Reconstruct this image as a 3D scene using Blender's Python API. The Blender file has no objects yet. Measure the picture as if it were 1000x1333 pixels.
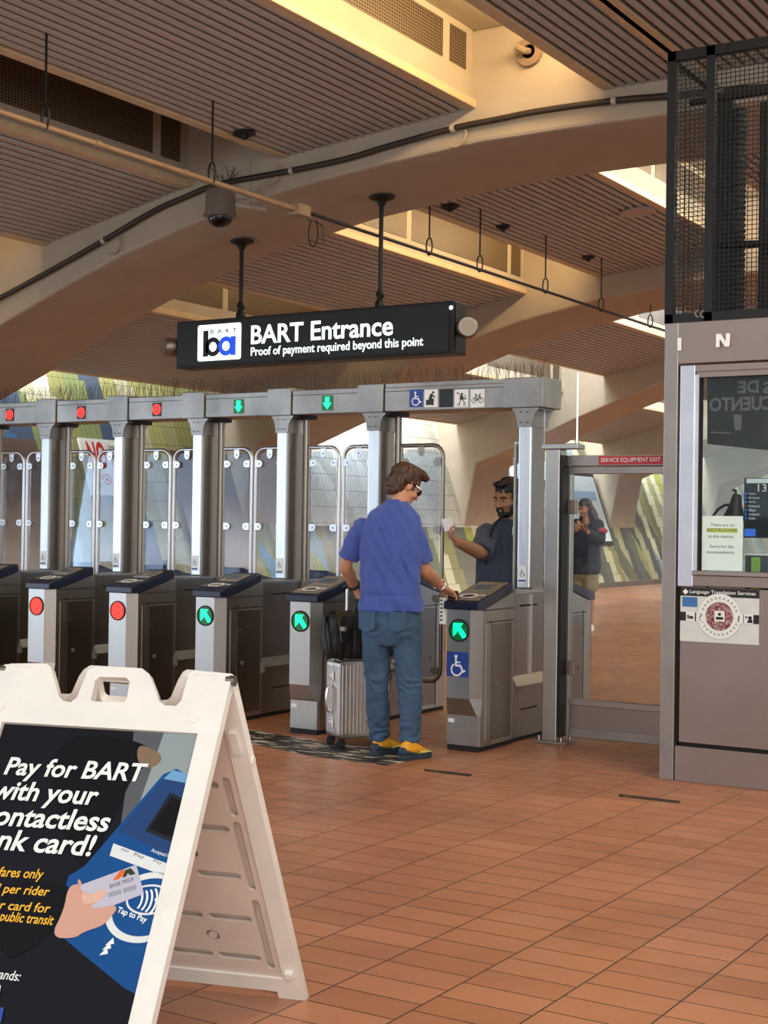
import bpy, math, random
import numpy as np
from mathutils import Vector, Matrix, noise
random.seed(7)
V = Vector
scene = bpy.context.scene
COL = scene.collection
# ------------------------------------------------------------------ camera
YAW, PIT, ROL, FPX, CAMH = math.radians(31.74), math.radians(.42), math.radians(.8), 1900.0, 1.44
def cam_axes():
    cy, sy, cp, sp, cr, sr = math.cos(YAW), math.sin(YAW), math.cos(PIT), math.sin(PIT), math.cos(ROL), math.sin(ROL)
    fwd = V((-sy*cp, cy*cp, sp)); rt = V((cy, sy, 0)); up = rt.cross(fwd)
    return cr*rt+sr*up, -sr*rt+cr*up, fwd
CR, CU, CD = cam_axes()
CC = V((0, 0, CAMH))
def ray(x, y): return CD+CR*((x-500)/FPX)-CU*((y-666.5)/FPX)
def on_axis(a, v, x, y):
    r = ray(x, y); return CC+r*((v-CC[a])/r[a])
def onX(v, x, y): return on_axis(0, v, x, y)
def onY(v, x, y): return on_axis(1, v, x, y)
def onZ(v, x, y): return on_axis(2, v, x, y)
def fl(x, y): return on_axis(2, 0.0, x, y)
def at(x, y, d): return CC+ray(x, y)*d
cd = bpy.data.cameras.new('camera'); cam = bpy.data.objects.new('camera', cd); COL.objects.link(cam)
cd.sensor_fit = 'AUTO'; cd.sensor_width = 36; cd.lens = FPX/1333*36; cd.clip_end = 300
M = Matrix.Identity(4)
for i in range(3):
    M[i][0], M[i][1], M[i][2], M[i][3] = CR[i], CU[i], -CD[i], CC[i]
cam.matrix_world = M
scene.camera = cam
# ------------------------------------------------------------------ light
scene.view_settings.view_transform = 'Standard'; scene.view_settings.look = 'None'
scene.view_settings.gamma = 1; scene.view_settings.use_curve_mapping = False
scene.view_settings.exposure = 0.33
w = bpy.data.worlds.new('daylight'); scene.world = w; w.use_nodes = True
bg = w.node_tree.nodes['Background']; bg.inputs[0].default_value = (.86, .93, 1, 1); bg.inputs[1].default_value = .85
def area(name, loc, target, sx, sy, power, col):
    d = bpy.data.lights.new(name, 'AREA'); d.shape = 'RECTANGLE'; d.size = sx; d.size_y = sy; d.energy = power; d.color = col
    o = bpy.data.objects.new(name, d); COL.objects.link(o); o.location = loc
    dirv = (V(target)-V(loc)).normalized()
    # local x axis runs along world Y where possible
    z = -dirv; y = V((0, 1, 0)) if abs(z.y) < .9 else V((0, 0, 1))
    x = y.cross(z).normalized(); y = z.cross(x)
    m = Matrix((x, y, z)).transposed().to_4x4(); m.translation = V(loc); o.matrix_world = m
    return o
WARM, NEUT, COOL = (1, .70, .36), (1, .87, .68), (.62, .80, 1)
WHITE = (.93, .97, 1)
def slot_light(x, z, y0, y1, power, col, tx, tz, size=.14):
    area('trough_and_fill_light', (x, (y0+y1)/2, z), (tx, (y0+y1)/2, tz), size, y1-y0, power, col)
# ceiling trough lamps (slot between panels, each bay)
slot_light(-4.82, 5.45, 5.4, 10.7, 105, WARM, -6.2, 5.2)
slot_light(-10.98, 4.9, 5.4, 10.7, 40, WARM, -12, 4.6)
slot_light(-4.82, 5.45, 12.8, 18.0, 100, NEUT, -6.2, 5.2)
slot_light(-8.05, 5.3, 12.8, 18.0, 70, WARM, -9.2, 5.0)
slot_light(-11.02, 4.9, 12.8, 18.0, 22, WARM, -12, 4.6)
slot_light(-8.05, 5.3, 20.0, 25.3, 90, WHITE, -9.2, 5.0)
slot_light(-11.05, 5.0, 20.0, 25.3, 90, WHITE, -11.6, 4.0)
for y0 in (27.4, 34.7, 42.0): slot_light(-11.05, 5.0, y0, y0+5.2, 110, WHITE, -11.6, 4.0)
slot_light(-8.05, 5.3, 27.4, 32.6, 160, NEUT, -9.2, 5.0)
for y0 in (20.0, 27.4, 34.7, 42.0): slot_light(-4.82, 5.45, y0, y0+5.2, 150, NEUT, -6.2, 5.2)
for y0 in (5.4, 12.8, 20.0): slot_light(-.5, 5.45, y0, y0+5.2, 150, NEUT, -1.6, 4.6)  # added fill for the right side of the hall, no known lamps
# strip lamps over the tiled wall
for y0, pw in ((12.7, 75), (20.0, 150), (27.3, 170), (34.6, 200), (41.9, 200), (49, 200)):
    slot_light(-14.35, 4.6, y0, y0+5.4, pw, WHITE, -14.3, 2.0, .3)
for y0, pw in ((12.7, 45), (20.0, 110), (27.3, 130), (34.6, 130)):
    area('leg_fill', (-14.3, y0+.9, 4.05), (-14.05, y0+5.3, 2.3), .5, .5, pw, WHITE)  # extra fill aimed at the leg fronts, not actual fixtures
for y0, pw in ((20.0, 90), (27.3, 60)): area('arch_fill', (-11.4, y0+.7, 5.3), (-11.7, y0+5.4, 4.3), .5, .4, pw, WHITE)  # extra fill to whiten the arch faces, not actual fixtures
# station entrance daylight: behind the camera and to its left
area('entrance_daylight', (-15.5, 3.2, 2.7), (-8, 6.5, 1.3), 4.6, 9, 520, COOL)
area('entrance_daylight', (2.5, -3.0, 4.0), (-2.5, 5, .3), 6, 5, 370, (1, .96, .90))
area('floor_fill', (-1.0, 5.2, 4.9), (-2.2, 5.6, 0), 3, 3, 120, (1, .85, .66))  # invented warm fill over the foreground floor, out of view

# ------------------------------------------------------------------ materials
def lin(h):
    h = h.lstrip('#'); r = []
    for i in (0, 2, 4):
        c = int(h[i:i+2], 16)/255; r.append(c/12.92 if c <= .04045 else ((c+.055)/1.055)**2.4)
    return tuple(r)+(1,)
def N(nt, t, **kw):
    n = nt.nodes.new(t)
    for k, v in kw.items():
        if k.startswith('i_'): n.inputs[int(k[2:]) if k[2:].isdigit() else k[2:].replace('_', ' ')].default_value = v
        else: setattr(n, k, v)
    return n
def mat(name, col, rough=.5, metal=0, var=.08, scale=6, bump=0, bscale=60, emit=0, stretch=None, spec=.5, sheen=0, sub=0):
    m = bpy.data.materials.new(name); m.use_nodes = True; nt = m.node_tree; L = nt.links
    b = nt.nodes['Principled BSDF']; c = lin(col) if isinstance(col, str) else col
    b.inputs['Roughness'].default_value = rough; b.inputs['Metallic'].default_value = metal
    b.inputs['Specular IOR Level'].default_value = spec
    if sheen: b.inputs['Sheen Weight'].default_value = sheen
    if sub:
        b.inputs['Subsurface Weight'].default_value = sub; b.inputs['Subsurface Scale'].default_value = .01
    tc = N(nt, 'ShaderNodeTexCoord'); mp = N(nt, 'ShaderNodeMapping'); L.new(tc.outputs['Object'], mp.inputs[0])
    if stretch: mp.inputs['Scale'].default_value = stretch
    nz = N(nt, 'ShaderNodeTexNoise'); nz.inputs['Scale'].default_value = scale; nz.inputs['Detail'].default_value = 5
    L.new(mp.outputs[0], nz.inputs[0])
    rp = N(nt, 'ShaderNodeValToRGB'); e = rp.color_ramp.elements
    e[0].position, e[1].position = .3, .7
    e[0].color = tuple(x*(1-var) for x in c[:3])+(1,); e[1].color = tuple(min(1, x*(1+var)) for x in c[:3])+(1,)
    L.new(nz.outputs[0], rp.inputs[0]); L.new(rp.outputs[0], b.inputs['Base Color'])
    if emit:
        b.inputs['Emission Strength'].default_value = emit; b.inputs['Emission Color'].default_value = c
    if bump:
        n2 = N(nt, 'ShaderNodeTexNoise'); n2.inputs['Scale'].default_value = bscale; n2.inputs['Detail'].default_value = 4
        L.new(mp.outputs[0], n2.inputs[0]); bp = N(nt, 'ShaderNodeBump'); bp.inputs['Strength'].default_value = bump; bp.inputs['Distance'].default_value = .01
        L.new(n2.outputs[0], bp.inputs['Height']); L.new(bp.outputs[0], b.inputs['Normal'])
    m['nz'] = 1
    return m
def glassmat(name, tint=(1, 1, 1), haze=.06, hscale=9, rough=.02, refl=1.0):
    m = bpy.data.materials.new(name); m.use_nodes = True; nt = m.node_tree; L = nt.links; nt.nodes.clear()
    out = N(nt, 'ShaderNodeOutputMaterial'); tr = N(nt, 'ShaderNodeBsdfTransparent'); tr.inputs[0].default_value = tint+(1,)
    gl = N(nt, 'ShaderNodeBsdfGlossy'); gl.inputs['Roughness'].default_value = rough
    df = N(nt, 'ShaderNodeBsdfDiffuse'); df.inputs[0].default_value = (.55, .66, .8, 1)
    fr = N(nt, 'ShaderNodeFresnel'); fr.inputs[0].default_value = 1.45
    mu = N(nt, 'ShaderNodeMath', operation='MULTIPLY'); mu.inputs[1].default_value = refl; L.new(fr.outputs[0], mu.inputs[0])
    m1 = N(nt, 'ShaderNodeMixShader'); L.new(mu.outputs[0], m1.inputs[0]); L.new(tr.outputs[0], m1.inputs[1]); L.new(gl.outputs[0], m1.inputs[2])
    tc = N(nt, 'ShaderNodeTexCoord'); nz = N(nt, 'ShaderNodeTexNoise'); nz.inputs['Scale'].default_value = hscale; nz.inputs['Detail'].default_value = 9; nz.inputs['Distortion'].default_value = 1.6
    L.new(tc.outputs['Object'], nz.inputs[0])
    rp = N(nt, 'ShaderNodeValToRGB'); e = rp.color_ramp.elements; e[0].position, e[1].position = .5, .78
    e[0].color = (haze*.35,)*3+(1,); e[1].color = (min(1, haze*4),)*3+(1,)
    L.new(nz.outputs[0], rp.inputs[0])
    m2 = N(nt, 'ShaderNodeMixShader'); L.new(rp.outputs[0], m2.inputs[0]); L.new(m1.outputs[0], m2.inputs[1]); L.new(df.outputs[0], m2.inputs[2])
    L.new(m2.outputs[0], out.inputs[0]); return m
MT = {}
MT['concrete'] = mat('painted_concrete', '#ab9e8b', .75, var=.06, scale=2.2, bump=.12, bscale=90)
MT['slat'] = mat('slat_paint', '#aea59b', .5, var=.04, scale=3)
MT['dark'] = mat('dark_void', '#14110f', .9)
MT['lip'] = mat('trough_lip', '#c9b08c', .45)
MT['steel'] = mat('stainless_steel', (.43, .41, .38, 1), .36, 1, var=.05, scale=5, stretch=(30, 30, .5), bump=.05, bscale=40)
MT['steel_d'] = mat('stainless_shaded', (.26, .23, .195, 1), .34, 1, var=.05, scale=5, stretch=(30, 30, .5), bump=.04, bscale=40)  # same stainless, darker: dim reflections on the sides put into the colour
MT['steel_b'] = mat('beam_steel', (.33, .315, .29, 1), .48, 1, var=.3, scale=3, bump=.05, bscale=30)
MT['post'] = mat('post_aluminium', (.60, .61, .63, 1), .36, 1, var=.08, scale=6, stretch=(6, 6, .5))
MT['bronze'] = mat('booth_bronze_steel', (.32, .255, .225, 1), .42, .9, var=.08, scale=2.2, bump=.05, bscale=50)
MT['bronze2'] = mat('booth_corner_steel', (.34, .30, .27, 1), .42, .9, var=.1, scale=4)
MT['alum'] = mat('window_aluminium', (.62, .63, .68, 1), .38, .9, var=.06)
MT['navy'] = mat('navy_cap_plastic', '#161d33', .32, var=.1)
MT['plate'] = mat('reader_plate', '#8d8378', .35, .3)
MT['white'] = mat('white_print', '#e9ece8', .5, var=.02)
MT['black'] = mat('black_plastic', '#0d0d0e', .4, var=.1)
MT['blackm'] = mat('black_metal', '#090908', .5, .1, var=.2)
MT['rubber'] = mat('black_rubber', '#101010', .8)
MT['signface'] = mat('sign_face', '#131211', .45)
MT['glow'] = mat('lit_white', '#e6f8f4', .5, emit=1.0, var=0)
MT['glowblue'] = mat('lit_blue', '#1b4fe0', .5, emit=.55, var=0)
MT['green_on'] = mat('green_signal', '#00e090', .4, emit=1.5, var=0)
MT['green_dk'] = mat('green_signal_field', '#01592a', .4, emit=.35, var=.1)
MT['red_on'] = mat('red_signal', '#ff2a10', .4, emit=1.1, var=.1, scale=40)
MT['red_dk'] = mat('red_signal_mark', '#a01208', .4, emit=.25, var=0)
MT['blue'] = mat('access_blue', '#1d3f94', .45, var=.03)
MT['red'] = mat('red_sign', '#c0262a', .45, var=.04)
MT['plastic'] = mat('white_moulded_plastic', '#e9e5dc', .42, var=.05, scale=9, bump=.04, bscale=200)
MT['plastic_in'] = mat('moulded_plastic_shaded', '#d9c9bc', .5, var=.06, scale=7)  # same white plastic, toned down: shade inside the board put into the colour
MT['glass'] = glassmat('clear_glass', (.96, .98, .97), .015, 5, refl=.5)
MT['leafglass'] = glassmat('scratched_glass', (.80, .86, .94), .03, 14, refl=.3)
MT['boothglass'] = glassmat('booth_glass', (.94, .96, .95), .003, 4, refl=.3)
def floor_mat():
    m = mat('quarry_tile', '#b56f4c', .42, var=.1, scale=1.3); nt = m.node_tree; L = nt.links; b = nt.nodes['Principled BSDF']
    tc = nt.nodes['Texture Coordinate']
    sx = N(nt, 'ShaderNodeSeparateXYZ'); L.new(tc.outputs['Object'], sx.inputs[0])
    a = N(nt, 'ShaderNodeMath', operation='ADD'); a.inputs[1].default_value = 20.0+1.552-20*.318-.0 ; L.new(sx.outputs[0], a.inputs[0])
    cb = N(nt, 'ShaderNodeCombineXYZ'); L.new(sx.outputs[1], cb.inputs[0])
    a.inputs[1].default_value = 1.552+.318*80; L.new(a.outputs[0], cb.inputs[1])
    br = N(nt, 'ShaderNodeTexBrick'); L.new(cb.outputs[0], br.inputs[0])
    br.inputs['Scale'].default_value = 1; br.inputs['Brick Width'].default_value = .158; br.inputs['Row Height'].default_value = .318
    br.inputs['Mortar Size'].default_value = .0036; br.inputs['Mortar Smooth'].default_value = .3; br.inputs['Bias'].default_value = 0
    br.offset = .37; br.offset_frequency = 3
    br.inputs['Color1'].default_value = lin('#bd8361'); br.inputs['Color2'].default_value = lin('#ad7553'); br.inputs['Mortar'].default_value = lin('#45362c')
    nz = N(nt, 'ShaderNodeTexNoise'); nz.inputs['Scale'].default_value = .9; nz.inputs['Detail'].default_value = 6; L.new(tc.outputs['Object'], nz.inputs[0])
    rp = N(nt, 'ShaderNodeValToRGB'); rp.color_ramp.elements[0].position = .35; rp.color_ramp.elements[1].position = .7
    rp.color_ramp.elements[0].color = (.78, .74, .7, 1); rp.color_ramp.elements[1].color = (1.08, 1.05, 1.02, 1); L.new(nz.outputs[0], rp.inputs[0])
    mx = N(nt, 'ShaderNodeMixRGB', blend_type='MULTIPLY'); mx.inputs[0].default_value = 1; L.new(br.outputs[0], mx.inputs[1]); L.new(rp.outputs[0], mx.inputs[2])
    L.new(mx.outputs[0], b.inputs['Base Color'])
    bp = N(nt, 'ShaderNodeBump'); bp.inputs['Strength'].default_value = .5; bp.inputs['Distance'].default_value = .003; bp.invert = True
    L.new(br.outputs['Fac'], bp.inputs['Height']); L.new(bp.outputs[0], b.inputs['Normal'])
    n3 = N(nt, 'ShaderNodeTexNoise'); n3.inputs['Scale'].default_value = 7; L.new(tc.outputs['Object'], n3.inputs[0])
    mr = N(nt, 'ShaderNodeMapRange'); mr.inputs[3].default_value = .24; mr.inputs[4].default_value = .5; L.new(n3.outputs[0], mr.inputs[0]); L.new(mr.outputs[0], b.inputs['Roughness'])
    return m
MT['floor'] = floor_mat()
def mural_mat():
    # glazed tile mural: 0.1 x 0.3 m tiles, colour bands that step sideways from course to course
    m = mat('tile_mural', '#c8c4b0', .22, var=.0); nt = m.node_tree; L = nt.links; b = nt.nodes['Principled BSDF']; tc = nt.nodes['Texture Coordinate']
    s = N(nt, 'ShaderNodeSeparateXYZ'); L.new(tc.outputs['Object'], s.inputs[0])
    def mth(op, a, bb=None, c=None):
        n = N(nt, 'ShaderNodeMath', operation=op)
        for i, q in enumerate((a, bb, c)):
            if q is None: continue
            if isinstance(q, (int, float)): n.inputs[i].default_value = q
            else: L.new(q, n.inputs[i])
        return n.outputs[0]
    u, v = s.outputs[1], s.outputs[2]
    col = mth('FLOOR', mth('DIVIDE', u, .105)); row = mth('FLOOR', mth('DIVIDE', v, .30))
    k = mth('FLOOR', mth('DIVIDE', mth('ADD', col, mth('MULTIPLY', row, .5)), 3.3))
    wn = N(nt, 'ShaderNodeTexWhiteNoise', noise_dimensions='1D'); L.new(k, wn.inputs['W'])
    # slow variation along the wall decides which palette a stretch takes
    reg = N(nt, 'ShaderNodeTexNoise', noise_dimensions='1D'); reg.inputs['Scale'].default_value = .22; reg.inputs['Detail'].default_value = 1; L.new(mth('ADD', u, mth('MULTIPLY', v, .8)), reg.inputs['W'])
    val = mth('ADD', mth('MULTIPLY', wn.outputs[0], .75), mth('MULTIPLY', reg.outputs[0], .3))
    def ramp(pal):
        rp = N(nt, 'ShaderNodeValToRGB'); rp.color_ramp.interpolation = 'CONSTANT'; e = rp.color_ramp.elements
        while len(e) < len(pal): e.new(.5)
        for i, h in enumerate(pal): e[i].position = .04+i/len(pal)*.95; e[i].color = lin(h)
        L.new(val, rp.inputs[0]); return rp.outputs[0]
    r1 = ramp(['#5588b6', '#4a6f99', '#46566e', '#8b8b58', '#a3a468', '#7d8a5c', '#b5b494', '#5f9ac4', '#9a9a6a', '#c9c8b0', '#4f5b6a'])
    r2 = ramp(['#c6c9c0', '#d4d6cc', '#b9bdb4', '#dcdcd2', '#a9ada8', '#cfd0c4', '#e0e0d6', '#bfc0b0', '#c9cbc2'])
    r3 = ramp(['#6d6f4e', '#85845a', '#5a5c58', '#96946a', '#747052', '#a9a784', '#66685e', '#8f8d62', '#c2c0a2', '#7f95a2', '#9aa04e', '#6f6b50'])
    mid = mth('MULTIPLY', mth('GREATER_THAN', v, 1.45), mth('LESS_THAN', mth('ADD', u, mth('MULTIPLY', v, .3)), 28.6))
    m1_ = N(nt, 'ShaderNodeMixRGB'); L.new(mid, m1_.inputs[0]); L.new(r3, m1_.inputs[1]); L.new(r2, m1_.inputs[2])
    m2_ = N(nt, 'ShaderNodeMixRGB'); L.new(mth('LESS_THAN', u, 19.0), m2_.inputs[0]); L.new(m1_.outputs[0], m2_.inputs[1]); L.new(r1, m2_.inputs[2])
    fu = mth('FRACT', mth('DIVIDE', u, .105)); fv = mth('FRACT', mth('DIVIDE', v, .30))
    j = mth('MAXIMUM', mth('LESS_THAN', fu, .05), mth('LESS_THAN', fv, .022))
    mx = N(nt, 'ShaderNodeMixRGB'); L.new(j, mx.inputs[0]); L.new(m2_.outputs[0], mx.inputs[1]); mx.inputs[2].default_value = lin('#4e4b44')
    L.new(mx.outputs[0], b.inputs['Base Color']); return m
MT['mural'] = mural_mat()
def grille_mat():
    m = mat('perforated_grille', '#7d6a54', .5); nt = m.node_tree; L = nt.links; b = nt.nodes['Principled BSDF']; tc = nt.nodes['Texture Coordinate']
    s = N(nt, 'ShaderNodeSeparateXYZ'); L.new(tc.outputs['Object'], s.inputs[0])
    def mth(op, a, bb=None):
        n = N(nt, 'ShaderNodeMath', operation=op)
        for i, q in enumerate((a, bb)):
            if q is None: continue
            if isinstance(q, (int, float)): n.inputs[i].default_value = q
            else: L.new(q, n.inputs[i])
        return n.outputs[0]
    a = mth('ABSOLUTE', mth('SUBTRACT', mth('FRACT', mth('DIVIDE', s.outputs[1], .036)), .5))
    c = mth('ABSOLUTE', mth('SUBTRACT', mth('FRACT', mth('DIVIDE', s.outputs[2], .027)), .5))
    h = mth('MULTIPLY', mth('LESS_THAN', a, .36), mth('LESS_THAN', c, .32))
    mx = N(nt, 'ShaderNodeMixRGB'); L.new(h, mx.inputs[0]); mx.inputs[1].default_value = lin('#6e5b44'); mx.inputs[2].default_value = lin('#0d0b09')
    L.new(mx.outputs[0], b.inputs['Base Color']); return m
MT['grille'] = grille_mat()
def worn_mat(name, base, mark, scale, lo, hi, stretch=(1, 1, 1)):
    m = mat(name, base, .6); nt = m.node_tree; L = nt.links; b = nt.nodes['Principled BSDF']; mp = nt.nodes['Mapping']; mp.inputs['Scale'].default_value = stretch
    nz = N(nt, 'ShaderNodeTexNoise'); nz.inputs['Scale'].default_value = scale; nz.inputs['Detail'].default_value = 7; nz.inputs['Roughness'].default_value = .65; L.new(mp.outputs[0], nz.inputs[0])
    rp = N(nt, 'ShaderNodeValToRGB'); e = rp.color_ramp.elements; e[0].position, e[1].position = lo, hi; e[0].color = lin(base); e[1].color = lin(mark)
    L.new(nz.outputs[0], rp.inputs[0]); L.new(rp.outputs[0], b.inputs['Base Color']); return m
MT['worn'] = worn_mat('worn_floor_strip', '#1f1915', '#d5cabb', 5, .53, .57, (1, 4.5, 1))
MT['scuffed'] = worn_mat('scuffed_strip', '#241e18', '#7a5a44', 14, .5, .7)
MT['screen'] = mat('reader_screen', '#3a4650', .2, emit=.25, var=.4, scale=30)
MT['spike'] = mat('spike_wire', '#3b322a', .5, .4)
MT['paper'] = mat('paper', '#d3e6df', .8, var=.02)
MT['ink'] = mat('grey_ink', '#55605e', .8, var=0)
MT['hilite'] = mat('highlighter', '#b9c96a', .8, var=.05)
MT['inkb'] = mat('black_ink', '#26301c', .8, var=0)
MT['posterw'] = mat('poster_white', '#cfd4ce', .6, var=.05, scale=20)
MT['blue2'] = mat('faded_blue', '#3c6fa8', .6, var=.1, scale=60)
MT['ringw'] = mat('emblem_white', '#e1e4df', .6, var=.05, scale=90)
MT['maroon'] = worn_mat('emblem_maroon', '#6d2f38', '#b79a93', 60, .45, .6)
MT['posterdk'] = mat('poster_back', '#1f2326', .6, var=.15, scale=4)
MT['posterlt'] = mat('poster_letters', '#5f6462', .6, var=.1)
MT['scr'] = mat('monitor_screen', '#14181c', .15, emit=.25, var=.1)
MT['scrt'] = mat('screen_text', '#a9b6b6', .4, emit=.5, var=0)
MT['scrb'] = mat('screen_blue', '#2f63c8', .4, emit=.5, var=0)
MT['cardg'] = mat('card_green', '#86b84e', .6, var=.15, scale=40)
MT['orgz'] = mat('organizer_grey', '#3c4a52', .5, var=.2, scale=25)
MT['conduit'] = mat('conduit_paint', '#8d7863', .5, .2, var=.12); MT['camgrey'] = mat('camera_grey', '#6f655b', .45, var=.05)
MT['domeg'] = mat('smoked_dome', '#0c0c0d', .08, var=0)
MT['signw'] = mat('wall_sign_white', '#d9dbd6', .45, var=.03)
MT['mapw'] = mat('map_sheet', '#cfdfe6', .35, var=.05, scale=4); MT['mapb'] = mat('map_blue', '#8fb4d2', .35); MT['mapg'] = mat('map_pale', '#b9cfd6', .35, var=.1)
MT['glow2'] = mat('lit_sign_box', '#dfeef2', .4, emit=.7, var=0)
for k_, c_ in dict(pdark='#12121a', pdark2='#0b0b10', pgrey='#55585c', pgrey2='#8b9698', ptan='#7d6a52', pblue='#124a86', pblue2='#24406f', plblue='#6c9cc4', pscreen='#20222a', pcream='#d8dcda', pcard='#b9b7c6', pskin='#c99a86', pskin2='#d8ad9a', porange='#e0662a', pyel='#f0b73c').items(): MT[k_] = mat('poster_'+k_[1:], c_, .5, var=.03, spec=.15)
MT['alu'] = mat('ribbed_aluminium', (.58, .56, .52, 1), .34, 1, var=.05, scale=8); MT['bagm'] = mat('black_nylon', '#0c0c0e', .6, var=.3, scale=20)
MT['ticket'] = mat('ticket_paper', '#cfd5da', .5, var=.05)
MT['cable'] = mat('cable_brown', '#33291f', .5, var=.2)
# ------------------------------------------------------------------ mesh helpers
INV = {}
class Fr:
    """plane frame: origin, u axis, v axis, normal"""
    def __init__(s, o, u, v):
        s.o = V(o); s.u = V(u).normalized(); s.n = s.u.cross(V(v)).normalized(); s.v = s.n.cross(s.u)
    def p(s, u, v, w=0): return s.o+s.u*u+s.v*v+s.n*w
    def hit(s, x, y, w=0):
        r = ray(x, y); o = s.p(0, 0, w); k = (o-CC).dot(s.n)/r.dot(s.n); q = CC+r*k-o
        return (q.dot(s.u), q.dot(s.v))
def frY(y, x0=0, z0=0): return Fr((x0, y, z0), (1, 0, 0), (0, 0, 1))      # faces -Y
def frX(x, y0=0, z0=0): return Fr((x, y0, z0), (0, 1, 0), (0, 0, 1))      # faces +X
def frZ(z, x0=0, y0=0): return Fr((x0, y0, z), (1, 0, 0), (0, 1, 0))
class MB:
    def __init__(s): s.v = []; s.f = []
    def add(s, vs, fs):
        n = len(s.v); s.v += [tuple(q) for q in vs]; s.f += [[i+n for i in f] for f in fs]; return s
    def box(s, x0, x1, y0, y1, z0, z1):
        return s.add([(x, y, z) for x in (x0, x1) for y in (y0, y1) for z in (z0, z1)],
                     [(0, 1, 3, 2), (4, 6, 7, 5), (0, 4, 5, 1), (2, 3, 7, 6), (0, 2, 6, 4), (1, 5, 7, 3)])
    def fbox(s, fr, u0, u1, v0, v1, w0, w1):
        return s.add([fr.p(u, v, w) for u in (u0, u1) for v in (v0, v1) for w in (w0, w1)],
                     [(0, 1, 3, 2), (4, 6, 7, 5), (0, 4, 5, 1), (2, 3, 7, 6), (0, 2, 6, 4), (1, 5, 7, 3)])
    def prism(s, pts, fr, w0, w1):
        n = len(pts); a = [fr.p(u, v, w0) for u, v in pts]; b = [fr.p(u, v, w1) for u, v in pts]
        return s.add(a+b, [list(range(n))[::-1], list(range(n, 2*n))]+[(i, (i+1) % n, n+(i+1) % n, n+i) for i in range(n)])
    def quad(s, *p): return s.add(p, [list(range(len(p)))])
    def loft(s, rings, cap=True, closed=False):
        n = len(rings[0]); base = len(s.v); k = len(rings)
        for r in rings: s.v += [tuple(q) for q in r]
        for i in range(k if closed else k-1):
            a, b = base+i*n, base+((i+1) % k)*n
            s.f += [[a+j, a+(j+1) % n, b+(j+1) % n, b+j] for j in range(n)]
        if cap and not closed:
            s.f.append([base+j for j in range(n)][::-1]); s.f.append([base+(k-1)*n+j for j in range(n)])
        return s
    def tube(s, path, r, n=10, closed=False, flat=1, ref=None, cap=True):
        path = [V(p) for p in path]; m = len(path); rs = r if isinstance(r, (list, tuple)) else [r]*m
        rings = []; nx = None
        for i, p in enumerate(path):
            if closed: t = path[(i+1) % m]-path[i-1]
            else: t = path[min(i+1, m-1)]-path[max(i-1, 0)]
            t.normalize()
            if nx is None:
                q = V(ref) if ref is not None else (V((0, 0, 1)) if abs(t.z) < .9 else V((1, 0, 0)))
                nx = (q-t*q.dot(t)).normalized()
            else: nx = (nx-t*nx.dot(t)).normalized()
            b = t.cross(nx)
            rings.append([p+nx*(math.cos(2*math.pi*j/n)*rs[i])+b*(math.sin(2*math.pi*j/n)*rs[i]*flat) for j in range(n)])
        return s.loft(rings, cap, closed)
    def limb(s, path, radii, n=14, flat=1, ref=None, sub=4, cut=False):
        """tapering rounded limb along a smooth path"""
        P = [V(p) for p in path]; pts = []; rs = []
        for i in range(len(P)-1):
            p0, p1, p2, p3 = P[max(i-1, 0)], P[i], P[i+1], P[min(i+2, len(P)-1)]
            for k in range(sub):
                t = k/sub; pts.append(.5*((2*p1)+(p2-p0)*t+(2*p0-5*p1+4*p2-p3)*t*t+(3*p1-p0-3*p2+p3)*t**3)); rs.append(radii[i]*(1-t)+radii[i+1]*t)
        pts.append(P[-1]); rs.append(radii[-1])
        t0 = (pts[1]-pts[0]).normalized(); t1 = (pts[-1]-pts[-2]).normalized()
        a = [(pts[0]-t0*rs[0]*k, rs[0]*math.sqrt(max(1-k*k, .01))) for k in (.97, .8, .45)]
        b = [(pts[-1]+t1*rs[-1]*k, rs[-1]*math.sqrt(max(1-k*k, .01))) for k in (.45, .8, .97)]
        if cut: b = []
        return s.tube([q for q, _ in a]+pts+[q for q, _ in b], [q for _, q in a]+rs+[q for _, q in b], n, flat=flat, ref=ref)
    def disc(s, c, axis, r, t, n=28, r2=None):
        axis = V(axis).normalized(); return s.tube([V(c), V(c)+axis*t], [r, r if r2 is None else r2], n)
    def lathe(s, prof, o, axis=(0, 0, 1), n=24):
        o = V(o); ax = V(axis).normalized(); q = V((1, 0, 0)) if abs(ax.x) < .9 else V((0, 1, 0)); x = (q-ax*q.dot(ax)).normalized(); y = ax.cross(x)
        return s.loft([[o+ax*h+(x*math.cos(2*math.pi*j/n)+y*math.sin(2*math.pi*j/n))*max(r, 1e-4) for j in range(n)] for r, h in prof])
    def ell(s, c, rad, axes=None, n=18, m=12):
        c = V(c); ax = axes or (V((1, 0, 0)), V((0, 1, 0)), V((0, 0, 1)))
        rings = []
        for i in range(m+1):
            a = math.pi*(i+.02)/(m+.04)-math.pi/2
            rings.append([c+ax[0]*(rad[0]*math.cos(a)*math.cos(2*math.pi*j/n))+ax[1]*(rad[1]*math.cos(a)*math.sin(2*math.pi*j/n))+ax[2]*(rad[2]*math.sin(a)) for j in range(n)])
        return s.loft(rings)
    def mesh(s, name):
        me = bpy.data.meshes.new(name); me.from_pydata(s.v, [], s.f); me.update(); return me
    def build(s, name, m, parent=None, smooth=0, bevel=0, segs=2, **kw):
        me = s.mesh(name)
        import bmesh
        b = bmesh.new(); b.from_mesh(me); bmesh.ops.recalc_face_normals(b, faces=b.faces); b.to_mesh(me); b.free()
        return link(name, me, m, parent, smooth, bevel, segs, **kw)
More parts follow.
